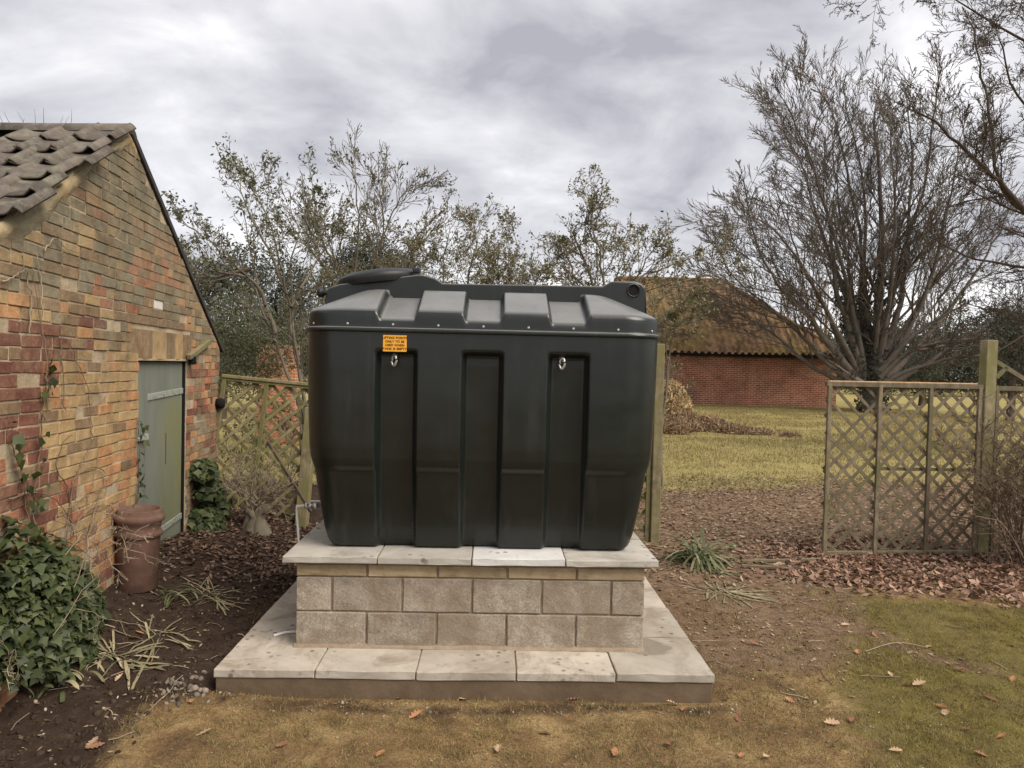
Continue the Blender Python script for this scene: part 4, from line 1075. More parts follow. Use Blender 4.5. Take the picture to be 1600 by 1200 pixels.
# ------------------------------------------------------------------ trees and shrubs
def nv(v):
    l = math.sqrt(v[0]*v[0]+v[1]*v[1]+v[2]*v[2])+1e-9; return (v[0]/l, v[1]/l, v[2]/l)
class Tree:
    def __init__(s, seed): s.r = random.Random(seed); s.thick = []; s.thin = []; s.tips = []
    def side(s, d, ang):
        r = s.r
        while True:
            q = (r.gauss(0, 1), r.gauss(0, 1), r.gauss(0, 1)); dt = q[0]*d[0]+q[1]*d[1]+q[2]*d[2]
            q = (q[0]-dt*d[0], q[1]-dt*d[1], q[2]-dt*d[2])
            if q[0]**2+q[1]**2+q[2]**2 > .05: break
        q = nv(q); c, sn_ = math.cos(ang), math.sin(ang)
        return nv((d[0]*c+q[0]*sn_, d[1]*c+q[1]*sn_, d[2]*c+q[2]*sn_))
    def branch(s, p, d, L, rad_, lv, cfg):
        r = s.r; c = cfg[lv]; n = c['n']; st = L/n; pts = [p]; R = [rad_]; dirs = [d]
        for i in range(n):
            w = c['w']; d = nv((d[0]+r.gauss(0, w), d[1]+r.gauss(0, w), d[2]+r.gauss(0, w)+c['up']))
            p = (p[0]+d[0]*st, p[1]+d[1]*st, p[2]+d[2]*st); pts.append(p); dirs.append(d); R.append(max(cfg['rmin'], rad_*(1-(1-c['tap'])*(i+1)/n)))
        (s.thick if rad_ > cfg['rthin'] else s.thin).append((pts, R)); s.spawn(pts, R, dirs, L, lv, cfg)
    def spawn(s, pts, R, dirs, L, lv, cfg):
        r = s.r; c = cfg[lv]; n = len(pts)-1
        if lv+1 >= cfg['levels']:
            s.tips.append((pts, dirs)); return
        k = c['ch']; k = int(k*r.uniform(.75, 1.25)+.5)
        for i in range(k):
            t = c['t0']+(1-c['t0'])*(i+r.random())/k; f = t*n; j = min(n-1, int(f)); u = f-j
            p = tuple(pts[j][q]*(1-u)+pts[j+1][q]*u for q in range(3))
            rr_ = R[j]*(1-u)+R[j+1]*u
            s.branch(p, s.side(dirs[j+1], rad(r.gauss(c['ang'], 9))), L*c['lr']*(1-.55*t)*r.uniform(.65, 1.25), max(cfg['rmin'], min(rr_*.7, rr_*c['rr'])), lv+1, cfg)
        if lv >= 0: s.tips.append((pts[-2:], dirs[-2:]))
    def limb(s, pts, R, cfg, L=None):
        """explicit limb through world points; children spawn along it"""
        P = smooth_path([Vector(p) for p in pts], 4); m = len(P)
        Rr = np.interp(np.linspace(0, 1, m), np.linspace(0, 1, len(R)), R)
        P2 = []
        for i, p in enumerate(P):
            j = min(1, i/3)*cfg.get('jit', .06)
            P2.append((p.x+s.r.gauss(0, j), p.y+s.r.gauss(0, j), p.z+s.r.gauss(0, j*.5)))
        dirs = [nv((P2[min(i+1, m-1)][0]-P2[max(i-1, 0)][0], P2[min(i+1, m-1)][1]-P2[max(i-1, 0)][1], P2[min(i+1, m-1)][2]-P2[max(i-1, 0)][2])) for i in range(m)]
        s.thick.append((P2, list(Rr)))
        Lt = sum((Vector(P2[i+1])-Vector(P2[i])).length for i in range(m-1))
        s.spawn(P2, list(Rr), dirs, L or Lt, 0, cfg)
        # leader continues past the traced end
        s.branch(P2[-1], dirs[-1], (L or Lt)*cfg.get('lead', .10), Rr[-1], 1, cfg)
    def leaf_points(s, per, back=1.0, spread=.03):
        out = []; r = s.r
        for pts, dirs in s.tips:
            n = len(pts)-1
            for _ in range(int(per+r.random())):
                f = n*(1-back*r.random()); j = min(n-1, max(0, int(f))); u = f-j
                out.append(tuple(pts[j][q]*(1-u)+pts[j+1][q]*u + r.gauss(0, spread) for q in range(3)))
        return np.array(out)
LEAF = (np.array([(0, 0, 0), (.5, .22, .06), (1, 0, 0), (.5, -.22, .06)]), np.array([(0, 1, 2, 3)]))
IVY = (np.array([(0, 0, 0), (.32, .42, .05), (.58, .20, .08), (1.0, 0, 0), (.58, -.20, .08), (.32, -.42, .05), (.15, 0, .02)]), np.array([(0, 1, 2, 6), (2, 3, 4, 6), (4, 5, 0, 6)]))
def leaves(name, pts, size, mat, parent, T=LEAF, tilt=None, seed=1, var=.4, kind='stuff'):
    rng = np.random.RandomState(seed); n = len(pts)
    V, F = scatter(T[0], T[1], pts, rand_rot(n, tilt, rng), size*(1+var*(rng.rand(n)*2-1)))
    o = mesh_np(name, V, F, mat, parent)
    if kind: o['kind'] = kind
    return o
def finish(t, name, label, cat, base, trunk_mat, twig_mat, group=None, kt=7, ks=3):
    e = empty(name, base, label, cat, group)
    if t.thick: V, F = tubes(t.thick, kt); mesh_np('trunk', V, F, trunk_mat, e, True)
    if t.thin: V, F = tubes(t.thin, ks); o = mesh_np('crown', V, F, twig_mat, e, True); o['kind'] = 'stuff'
    return e
def limb_px(px, Y, dy=0, seed=0):
    """traced limb; its distance drifts by dy from root to tip"""
    n = len(px); return [at_y(x, y, Y+dy*i/max(1, n-1)) for i, (x, y) in enumerate(px)]
rs = random.Random(77)

# --- big bare tree beyond the barn corner
cfg = dict(levels=4, rmin=.0125, rthin=.05, jit=.035, lead=.10)
cfg[0] = dict(ch=15, t0=.20, ang=36, lr=.44, rr=.42, n=8, w=.04, up=.05, tap=.25)
cfg[1] = dict(ch=10, t0=.12, ang=33, lr=.46, rr=.5, n=6, w=.05, up=.045, tap=.35)
cfg[2] = dict(ch=7, t0=.10, ang=30, lr=.55, rr=.6, n=5, w=.05, up=.04, tap=.5)
cfg[3] = dict(ch=0, t0=.1, ang=28, lr=.5, rr=.8, n=4, w=.06, up=.04, tap=.6)
YT = 37.0; t = Tree(101)
root = at_z(1362, 646, 0)
big = [([(1362, 640), (1366, 560), (1372, 470), (1378, 360), (1374, 230), (1366, 120)], .95, .10, 0),
 ([(1358, 600), (1352, 520), (1345, 430), (1352, 330), (1345, 220), (1320, 110)], .55, .06, 2.0),
 ([(1350, 590), (1325, 500), (1305, 420), (1297, 330), (1275, 230), (1245, 150)], .50, .06, -1.5),
 ([(1345, 590), (1318, 540), (1295, 470), (1262, 400), (1238, 330), (1215, 250)], .42, .05, 1.8),
 ([(1340, 595), (1290, 520), (1250, 455), (1215, 410), (1180, 330), (1165, 240)], .45, .05, -2.0),
 ([(1335, 600), (1280, 545), (1230, 480), (1180, 430), (1140, 380), (1120, 330)], .34, .05, .8),
 ([(1370, 590), (1395, 500), (1412, 420), (1420, 310), (1425, 200), (1418, 110)], .50, .06, 1.5),
 ([(1372, 595), (1410, 520), (1445, 440), (1470, 340), (1490, 240), (1500, 160)], .46, .05, -2.2),
 ([(1375, 600), (1425, 540), (1475, 470), (1520, 400), (1560, 320), (1590, 240)], .42, .05, 1.0),
 ([(1378, 610), (1440, 560), (1510, 500), (1570, 455), (1630, 410)], .36, .05, -1.0),
 ([(1330, 605), (1270, 560), (1215, 500), (1165, 455), (1125, 430)], .30, .05, 2.5),
 ([(1345, 590), (1300, 490), (1255, 390), (1200, 310), (1150, 280)], .34, .05, -3.2),
 ([(1350, 590), (1320, 450), (1280, 320), (1250, 210), (1215, 140)], .36, .05, 3.5),
 ([(1375, 590), (1430, 470), (1480, 380), (1530, 300), (1545, 200)], .36, .05, 3.2),
 ([(1352, 590), (1325, 440), (1290, 300), (1255, 180), (1225, 100)], .34, .05, -2.8),
 ([(1362, 590), (1350, 420), (1330, 270), (1300, 140), (1270, 70)], .34, .05, 2.2),
 ([(1372, 590), (1400, 420), (1440, 270), (1460, 140), (1465, 60)], .34, .05, -1.2),
 ([(1368, 590), (1385, 480), (1395, 380), (1400, 260), (1390, 150)], .40, .05, -3.0),
 ([(1360, 590), (1335, 470), (1325, 380), (1310, 270), (1300, 170)], .40, .05, 3.0)]
for i, (pxs, ra_, rb_, dy) in enumerate(big):
    P = limb_px([(x, y+55*i/(len(pxs)-1)) for i, (x, y) in enumerate(pxs)], YT, dy); t.limb(P, [ra_*.60, ra_*.30, ra_*.20, (ra_*.14+rb_*.6)/2, rb_*.5], cfg, L=14)
# drooping side shoots low down
cfgl = dict(cfg); cfgl[0] = dict(ch=10, t0=.2, ang=35, lr=.35, rr=.45, n=5, w=.1, up=0, tap=.3)
for pxs in ([(1380, 600), (1430, 575), (1490, 560), (1545, 555)], [(1375, 590), (1420, 550), (1470, 535), (1520, 530)], [(1350, 600), (1320, 580), (1290, 560)], [(1375, 580), (1430, 520), (1500, 480)]):
    t.limb(limb_px(pxs, YT-1.0, -1.5), [.16, .08, .04], cfgl, L=5)
bigtree = finish(t, 'bare_tree', 'huge bare tree with many upright limbs beside the barn', 'tree', (root.x, YT, 0), M['bark_far'], M['bark_far'])
# ivy clinging to its lower limbs
pts = []
for P, R in t.thick[:26]:
    for p, r_ in zip(P, R):
        if p[2] < 7.5 and r_ > .12:
            for _ in range(int(120*min(1, r_*2.4))):
                a = rs.uniform(0, 2*math.pi); q = r_*rs.uniform(.9, 1.35)+rs.uniform(0, .12)
                pts.append((p[0]+q*math.cos(a), p[1]+q*math.sin(a), p[2]+rs.gauss(0, .28)))
leaves('ivy_leaves', np.array(pts), .20, M['leaf_dark'], bigtree, IVY, None, 3)

# --- nearer bare tree whose trunk stands just outside the frame on the right
cfg = dict(levels=5, rmin=.0055, rthin=.022, jit=.02)
cfg[0] = dict(ch=17, t0=.1, ang=42, lr=.46, rr=.45, n=6, w=.09, up=.03, tap=.3)
cfg[1] = dict(ch=8, t0=.12, ang=40, lr=.48, rr=.5, n=6, w=.09, up=.05, tap=.35)
cfg[2] = dict(ch=6, t0=.12, ang=42, lr=.5, rr=.6, n=4, w=.12, up=.05, tap=.5)
cfg[3] = dict(ch=2.0, t0=.15, ang=34, lr=.75, rr=.7, n=3, w=.14, up=.04, tap=.7)
cfg[4] = dict(ch=0, t0=.1, ang=35, lr=.5, rr=.8, n=2, w=.10, up=.03, tap=.8)
YR = 17.0; t = Tree(202)
trunk = [(1800, 730), (1795, 600), (1785, 480), (1780, 300), (1760, 100)]
t.limb(limb_px(trunk, YR, 0), [.30, .26, .22, .16, .08], cfg, L=4.5)
for pxs, r_, dy in (([(1786, 520), (1700, 420), (1640, 375), (1578, 302), (1545, 268), (1505, 232), (1468, 196), (1425, 172)], .13, -1.5),
                    ([(1785, 470), (1690, 380), (1600, 330), (1562, 280), (1547, 180), (1530, 100), (1518, 35)], .11, 1.2),
                    ([(1775, 250), (1690, 130), (1640, 85), (1555, 38), (1480, -10)], .09, -.8),
                    ([(1787, 560), (1720, 480), (1650, 430), (1580, 415), (1510, 400), (1450, 370)], .10, .6),
                    ([(1788, 590), (1720, 540), (1660, 500), (1590, 490), (1530, 480)], .09, 1.8),
                    ([(1778, 320), (1710, 250), (1650, 200), (1590, 150), (1560, 60)], .09, -2.0),
                    ([(1788, 620), (1740, 590), (1670, 530), (1610, 520), (1552, 555)], .07, -.6),
                    ([(1770, 180), (1700, 40), (1620, -30), (1500, -60), (1400, -40), (1350, 4)], .07, 0)):
    t.limb(limb_px(pxs, YR, dy), [r_*.68, r_*.5, r_*.3, r_*.14], cfg, L=4.6)
rt_ = at_z(1800, 740, 0); finish(t, 'bare_tree', 'nearer bare tree reaching branches in above the tall fence post', 'tree', (at_y(1800, 730, YR).x, YR, 0), M['bark'], M['bark'])

# --- leafy shrubs and small trees behind the fence
def shrub_cfg(rmin, up=.04, w=.10, ch=(15, 8, 5), ang=38, lr=(.55, .5, .5), rthin=.010):
    c = dict(levels=4, rmin=rmin, rthin=rthin, jit=.015)
    c[0] = dict(ch=ch[0]*.62, t0=.30, ang=ang, lr=lr[0]*1.45, rr=.5, n=7, w=w*.7, up=up+.03, tap=.3)
    c[1] = dict(ch=ch[1]*.85, t0=.2, ang=ang, lr=lr[1]*1.05, rr=.6, n=5, w=w, up=up+.02, tap=.45)
    c[2] = dict(ch=ch[2]*.75, t0=.2, ang=ang, lr=lr[2]*1.1, rr=.7, n=3, w=w*1.2, up=up, tap=.7)
    c[3] = dict(ch=0, t0=.2, ang=ang, lr=.5, rr=.8, n=2, w=w*1.3, up=up, tap=.8)
    return c
def leafy(name, label, Y, limbs, cfg, seed, leafsz, per, lmat, L, r0_, bark='bark_grey', group='leafy shrubs behind the fence', spread=.03, dyr=.8, drop=38):
    t = Tree(seed); r = random.Random(seed)
    for pxs in limbs:
        s_ = r.uniform(.75, 1.15); pxs = [(x, y+drop*i/(len(pxs)-1)) for i, (x, y) in enumerate(pxs)]
        t.limb(limb_px(pxs, Y, r.uniform(-dyr, dyr)), [r0_*s_, r0_*.7*s_, r0_*.42*s_, r0_*.2*s_], cfg, L=L*r.uniform(.85, 1.15))
    b = at_y(*limbs[0][0], Y)
    e = finish(t, name, label, 'tree', (b.x, Y, 0), M[bark], M[bark], group)
    if per > 0: leaves('leaves', t.leaf_points(per, .9, spread), leafsz, M[lmat], e, LEAF, None, seed)
    return e
c1 = shrub_cfg(.0035)
leafy('privet_tree', 'open leafy privet tree with pale stems rising behind the leaning trellis', 9.3,
      [[(478, 840), (468, 640), (430, 520), (392, 420), (330, 350), (285, 310)], [(480, 840), (478, 640), (455, 520), (448, 430), (425, 330), (400, 260)],
       [(482, 840), (474, 640), (462, 520), (452, 400), (470, 330), (488, 270)], [(430, 520), (400, 430), (345, 400), (300, 380)], [(448, 460), (420, 380), (385, 300), (375, 240)], [(455, 480), (490, 400), (520, 330)], [(392, 420), (340, 420), (290, 405), (268, 372)]],
      c1, 11, .056, 2.0, 'leaf_privet', 1.35, .030)
leafy('sapling_tree', 'tall thin twiggy sapling showing above the tank filler cover', 12.5,
      [[(560, 700), (556, 520), (553, 420), (560, 320), (555, 240), (548, 200)], [(590, 700), (585, 520), (580, 400), (605, 320), (625, 260), (650, 220)], [(600, 700), (600, 500), (610, 400), (640, 340), (665, 290)], [(555, 560), (535, 420), (505, 340), (485, 270)], [(580, 560), (590, 420), (600, 300), (590, 230)], [(553, 520), (520, 420), (495, 360), (470, 310)]],
      shrub_cfg(.0045, .06, .09, (17, 9, 5), 30), 12, .060, .55, 'leaf_privet', 1.8, .035, drop=62)
leafy('leafy_shrub', 'dense olive shrub rising behind the middle of the tank', 11.5,
      [[(700, 700), (690, 520), (690, 420), (700, 340), (715, 300)], [(730, 700), (720, 520), (730, 420), (745, 360), (740, 310)], [(660, 700), (655, 520), (650, 420), (645, 350)], [(770, 700), (770, 520), (790, 430), (800, 370)], [(620, 700), (620, 520), (630, 430), (670, 360)], [(720, 600), (760, 480), (770, 420), (770, 370)]],
      shrub_cfg(.004, .03, .13, (16, 8, 5), 46), 13, .052, 1.400000000000001, 'leaf_olive', 1.35, .026)
leafy('leafy_shrub', 'wispy shrub with one crooked shoot beside the dense olive one', 11.0,
      [[(800, 700), (795, 540), (790, 450), (800, 390), (806, 345), (790, 305)], [(830, 700), (830, 540), (825, 450), (838, 410), (845, 380)], [(860, 700), (855, 540), (850, 460), (858, 420)], [(810, 600), (800, 480), (780, 420), (775, 395)]],
      shrub_cfg(.004, .02, .14, (15, 8, 5), 48), 14, .050, 1.3, 'leaf_olive', .85, .022)
leafy('small_tree', 'rounded small leafy tree right of the tank top with spreading boughs', 12.0,
      [[(955, 740), (952, 560), (946, 450), (938, 380), (925, 320), (925, 285)], [(960, 740), (958, 560), (960, 440), (975, 370), (985, 320)], [(965, 740), (962, 560), (985, 430), (1040, 390), (1085, 360)], [(950, 740), (945, 560), (925, 450), (895, 400), (880, 345)], [(962, 600), (975, 460), (1000, 400), (1020, 350)], [(968, 700), (990, 500), (1050, 430), (1110, 400), (1125, 380)], [(958, 640), (930, 440), (900, 350), (905, 310)]],
      shrub_cfg(.0045, .02, .13, (16, 8, 5), 44), 15, .055, 1.800000000000001, 'leaf_olive', 1.35, .032)
leafy('leafy_shrub', 'green shrub leaning over the algae covered post by the barn', 10.5,
      [[(1030, 800), (1035, 640), (1045, 560), (1040, 500), (1050, 460)], [(1020, 800), (1015, 640), (1020, 540), (1030, 470), (1080, 430)], [(1035, 760), (1030, 600), (1010, 520), (1005, 470)], [(1030, 700), (1050, 520), (1075, 470), (1100, 440)]],
      shrub_cfg(.004, .02, .14, (15, 8, 5), 48), 16, .050, 1.5, 'leaf_olive', .85, .02)
leafy('leafy_shrub', 'low green shrub behind the racked trellis', 9.6,
      [[(410, 840), (405, 760), (400, 690), (395, 620)], [(440, 840), (440, 750), (455, 680), (450, 600)], [(370, 840), (372, 760), (380, 680), (375, 610)], [(480, 840), (485, 740), (490, 640), (500, 560)]],
      shrub_cfg(.004, .0, .16, (16, 8, 5), 55), 17, .050, 1.200000000000002, 'leaf_olive', .75, .018)
leafy('leafy_shrub', 'yellow green shrub beside the left shoulder of the tank', 10.2,
      [[(500, 800), (505, 620), (500, 520), (495, 450), (510, 400)], [(520, 800), (520, 600), (530, 480), (545, 420)], [(480, 800), (478, 640), (470, 540), (455, 460)]],
      shrub_cfg(.004, .02, .14, (15, 8, 5), 48), 18, .050, 1.300000000000001, 'leaf_olive', .9, .02)

leafy('leafy_shrub', 'tangled low thicket running along behind the tank ridge', 13.5,
      [[(x, 700), (x+rs.uniform(-10, 10), 540), (x+rs.uniform(-25, 25), 440), (x+rs.uniform(-45, 45), rs.uniform(340, 400))] for x in range(500, 960, 32)],
      shrub_cfg(.0045, .02, .12, (14, 8, 5), 46), 19, .055, 1.2, 'leaf_olive', 1.25, .022)
# --- evergreen masses far behind
def mass(name, label, lumps, Y, leaf, dens, mat, seed, dpt=.5, cat='tree', group='evergreens in the background', trunk=True):
    rng = np.random.RandomState(seed); pts = []
    for cx, cy, rx, ry in lumps:
        c = at_y(cx, cy, Y); a = rx*Y/FPX; b = ry*Y/FPX; n = int(48*dens*a*b/(leaf*leaf))
        d = rng.normal(size=(n, 3)); d /= np.linalg.norm(d, axis=1, keepdims=True); bump_ = 1+.22*(fbm(d[:, 0]*2.5+cx, d[:, 2]*2.5+d[:, 1]*2+cy, seed)[:, None]-.47)*2; rr_ = rng.rand(n, 1)**.35*bump_
        pts.append(np.array([c.x, c.y, c.z])+d*rr_*np.array([a, a*dpt, b]))
    P = np.concatenate(pts); P = P[P[:, 2] > -.1]
    b = at_y(lumps[0][0], 600, Y)
    e = empty(name, (b.x, Y, 0), label, cat, group)
    leaves('foliage', P, leaf*.55, M[mat], e, LEAF, None, seed)
    if trunk:
        c = at_y(lumps[0][0], lumps[0][1], Y)
        V, F = tubes([([(b.x, Y, -.2), (b.x+.1, Y, c.z*.5), (c.x, Y, c.z)], [.2, .15, .05])], 7); mesh_np('trunk', V, F, M['bark'], e, True)
    return e
mass('evergreen_tree', 'dark evergreen showing between the brick gable and the privet stems', [(345, 500, 60, 90), (320, 440, 35, 40), (380, 430, 40, 45), (330, 560, 60, 60)], 24, .20, 2.2, 'leaf_dark', 31)
mass('evergreen_tree', 'dark rounded evergreen crown behind the sapling', [(575, 420, 52, 60), (545, 440, 50, 55), (620, 440, 45, 50), (580, 520, 90, 80)], 30, .22, 2.6, 'leaf_dark', 32)
mass('evergreen_tree', 'broad dark evergreen behind the yellow green shrub', [(430, 470, 50, 75), (470, 500, 50, 90), (440, 560, 70, 60)], 27, .20, 2.0, 'leaf_dark', 33)
mass('leafy_thicket', 'grey green thicket of small leaves over the racked trellis', [(370, 510, 50, 60), (420, 540, 60, 55), (380, 580, 60, 50)], 15, .10, 1.6, 'leaf_privet', 34, 1.0, 'shrub', trunk=False)
mass('hedge', 'dark hedge along the far edge of the field', [(1320, 560, 50, 40), (1420, 545, 60, 50), (1500, 540, 60, 60), (1570, 535, 60, 65), (1650, 530, 60, 70), (1470, 575, 90, 25), (1590, 575, 80, 30), (1360, 602, 60, 18), (1450, 602, 60, 18), (1540, 602, 60, 18), (1620, 602, 60, 18)], 70, .42, 2.0, 'leaf_dark', 35, .6, 'hedge', trunk=False)
mass('evergreen_tree', 'low dark holly growing between the bare tree and the fence post', [(1440, 570, 40, 25), (1410, 585, 30, 18)], 46, .25, 2.2, 'leaf_dark', 36)
mass('evergreen_tree', 'dark evergreen beyond the fence post under the nearer bare tree', [(1580, 520, 38, 45), (1600, 560, 45, 45)], 33, .22, 2.2, 'leaf_dark', 37)
# continuous far wood along the horizon
rng = np.random.RandomState(38); n = 60000
x = rng.uniform(-150, 170, n); top_h = 3.5+5.5*fbm(x*.06, x*0+3, 141)+2.2*fbm(x*.4, x*0+9, 142)
P = np.stack([x, 105+rng.uniform(-5, 5, n), top_h*rng.rand(n)**.75], 1)
V, F = scatter(LEAF[0], LEAF[1], P, rand_rot(n, None, rng), .55+.5*rng.rand(n)); o = mesh_np('far_wood', V, F, M['leaf_dark']); tag(o, 'far hazy wood closing the horizon behind barn and fields', 'wood', kind='stuff')
# far bare trees on the skyline
for k_, (x, ytop, Y, lab) in enumerate(((1245, 440, 75, 'small hazy bare tree above the barn hip'), (1290, 450, 80, 'far bare tree left of the huge bare tree trunk'), (300, 395, 60, 'far bare tree peeping over the gable verge'), (1470, 455, 78, 'far bare tree behind the low branches of the huge tree'))):
    cfgf = shrub_cfg(.016, .05, .09, (9, 6, 5), 34, rthin=.05); t = Tree(400+k_)
    h = at_y(x, ytop, Y).z
    for q in range(5):
        b = at_y(x, 590, Y); dx = rs.uniform(-.32, .32)*h
        t.limb([(b.x, Y, 0), (b.x+dx*.3, Y+rs.uniform(-1, 1), h*.4), (b.x+dx*.7, Y+rs.uniform(-1, 1), h*.7), (b.x+dx, Y+rs.uniform(-1, 1), h*rs.uniform(.85, 1))], [.22, .12, .05], cfgf, L=h*.55)
    finish(t, 'bare_tree', lab, 'tree', (at_y(x, 590, Y).x, Y, 0), M['twig_brown'], M['twig_brown'], 'far bare trees', 5, 3)

# --- twiggy bush in front of the right panel
t = Tree(55); cb = shrub_cfg(.0028, .02, .16, (9, 6, 3), 50, rthin=.004)
bb_ = at_z(1585, 880, 0)
for i in range(58):
    a = rs.uniform(0, 2*math.pi); q = rs.uniform(0, .34); b = bb_+Vector((q*math.cos(a)+.12, q*math.sin(a)-.1, gh(bb_.x, bb_.y)))
    an = rs.uniform(-1.25, 1.1); h = rs.uniform(.7, 1.85)
    tip = b+Vector((math.sin(an)*h*.75-.1, rs.uniform(-.7, .3), math.cos(an)*h))
    mid = (b+tip)/2+Vector((0, 0, .18))
    t.limb([b, mid, tip], [.009, .006, .003], cb, L=.75)
finish(t, 'twiggy_bush', 'leafless brown twiggy bush crowding the fence at the tall post', 'bush', (bb_.x, bb_.y, 0), M['twig_brown'], M['twig_brown'], None, 5, 3)
# --- cut stump with dead shoots in front of the racked trellis
sb = at_y(398, 840, 7.45); sz = gh(sb.x, sb.y); sb.z = sz
e = empty('shrub_stump', sb, 'thick cut shrub stump with dead brown shoots at the racked trellis foot', 'stump')
pol = []
for q in range(7):
    a = q*.9; dx, dy = .06*math.cos(a), .05*math.sin(a); hh = rs.uniform(.16, .36)
    pol.append(([(sb.x+dx*1.9, sb.y+dy*1.9, sz-.06), (sb.x+dx, sb.y+dy, sz+.08), (sb.x+dx*1.1+rs.gauss(0, .02), sb.y+dy*1.1, sz+hh*.7), (sb.x+dx*1.7+rs.gauss(0, .03), sb.y+dy*1.3, sz+hh), (sb.x+dx*1.7, sb.y+dy*1.3, sz+hh+.006)], [.075, .06, .045, .035, .004]))
V, F = tubes(pol, 9); mesh_np('stump', V, F, M['bark_grey'], e, True)
t = Tree(56); cs_ = shrub_cfg(.0022, .0, .18, (7, 5, 3), 45, rthin=.003)
for i in range(16):
    an = rs.uniform(-1.1, 1.1); h = rs.uniform(.3, .75); b = sb+Vector((rs.uniform(-.09, .09), rs.uniform(-.08, .05), .22)); tip = b+Vector((math.sin(an)*h*.8, rs.uniform(-.25, .1), math.cos(an)*h*.8))
    t.limb([b, (b+tip)/2+Vector((0, 0, .05)), tip], [.007, .005, .002], cs_, L=.45)
V, F = tubes(t.thick+t.thin, 4); o = mesh_np('dead_shoots', V, F, M['twig_pale'], e); o['kind'] = 'stuff'

# ------------------------------------------------------------------ ivy
def ivy_heap(name, label, lumps, size, n, seed, mat='leaf_ivy', cut=None):
    """lumps: (x,y,z,rx,ry,rz); leaves cover the outside of the heap, facing outwards and up"""
    rng = np.random.RandomState(seed); pts, R = [], []
    for (x, y, z, rx, ry, rz) in lumps:
        d = rng.normal(size=(n, 3)); d /= np.linalg.norm(d, axis=1, keepdims=True); d[:, 2] = np.abs(d[:, 2])*1.0-.1
        p = np.array([x, y, z])+d*np.array([rx, ry, rz])*(.66+.48*rng.rand(n, 1)*(.5+1.0*fbm(d[:, 0:1]*3+x*7, d[:, 2:3]*3+y*5, seed)))
        pts.append(p); nrm = d*.8+np.array([.15, -.35, .35])+rng.normal(size=(n, 3))*.35; nrm /= np.linalg.norm(nrm, axis=1, keepdims=True)
        h = rng.normal(size=(n, 3))*.5+np.array([0, -.3, -.8]); ax = h-(h*nrm).sum(1, keepdims=True)*nrm; ax /= np.linalg.norm(ax, axis=1, keepdims=True)+1e-9
        R.append(np.stack([ax, np.cross(nrm, ax), nrm], -1))
    P = np.concatenate(pts); R = np.concatenate(R); g = ground_h(P[:, 0], P[:, 1]); k = P[:, 2] > g-.02
    if cut is not None: k &= cut(P)
    P, R = P[k], R[k]
    V, F = scatter(IVY[0]*np.array([1, 1.15, 1]), IVY[1], P, R, size*(.55+.9*rng.rand(len(P))))
    e = empty(name, (lumps[0][0], lumps[0][1], gh(lumps[0][0], lumps[0][1])), label, 'ivy')
    o = mesh_np('leaves', V, F, M[mat], e); o['kind'] = 'stuff'
    return e
def wpx(x, y, u): # point on the gable plane by pixel
    d = ray(x, y); t_ = (WO-Vector((0, 0, CAM_H))).dot(WN)/d.dot(WN); return Vector((0, 0, CAM_H))+d*t_
def gp(x, y): p = at_z(x, y, .15); return at_z(x, y, gh(p.x, p.y))
L_ = []
for u_, n_, rx, ry, rz in ((3.55, .04, .14, .3, 1.0), (3.85, .06, .17, .28, .95), (4.12, .07, .18, .24, .80), (4.35, .07, .16, .22, .58), (4.52, .06, .13, .18, .36), (4.05, .15, .13, .22, .50), (4.25, .15, .12, .2, .36)):
    p = WL(u_, 0, n_); L_.append((p.x, p.y, gh(p.x, p.y)+.02, rx, ry, rz))
iv = ivy_heap('ivy_mound', 'big mound of glossy green ivy spilling from the brick wall', L_, .055, 2600, 61, cut=lambda P: (P[:, 2] > .20+.26*np.clip(4.35-(P-np.array(WO)) @ np.array(WD), 0, 2)+.12*np.sin(P[:, 1]*23)))
t = Tree(62); ci_ = shrub_cfg(.0016, .0, .22, (6, 4, 2), 50, rthin=.002)
for i in range(12):
    p = WL(rs.uniform(3.4, 4.7), 0, rs.uniform(.05, .3)); b = p+Vector((0, 0, gh(p.x, p.y)+rs.uniform(.35, .75))); tip = b+Vector((rs.uniform(-.15, .35), rs.uniform(-.3, .3), rs.uniform(-.05, .35)))
    t.limb([b, (b+tip)/2+Vector((0, 0, .1)), tip], [.004, .003, .0015], ci_, L=.35)
V, F = tubes(t.thick+t.thin, 3); o = mesh_np('dead_stems', V, F, M['twig_pale'], iv); o['kind'] = 'stuff'
L_ = []
for u_, h_, r_ in ((7.15, .32, .22), (7.25, .62, .20), (7.12, .85, .15), (7.45, .40, .20), (7.2, .15, .22)):
    p = WL(u_, h_, .10); L_.append((p.x, p.y, p.z, r_*.8, r_, r_))
ivy_heap('ivy_clump', 'dark ivy clump climbing between the green door and the trellis', L_, .070, 330, 63)
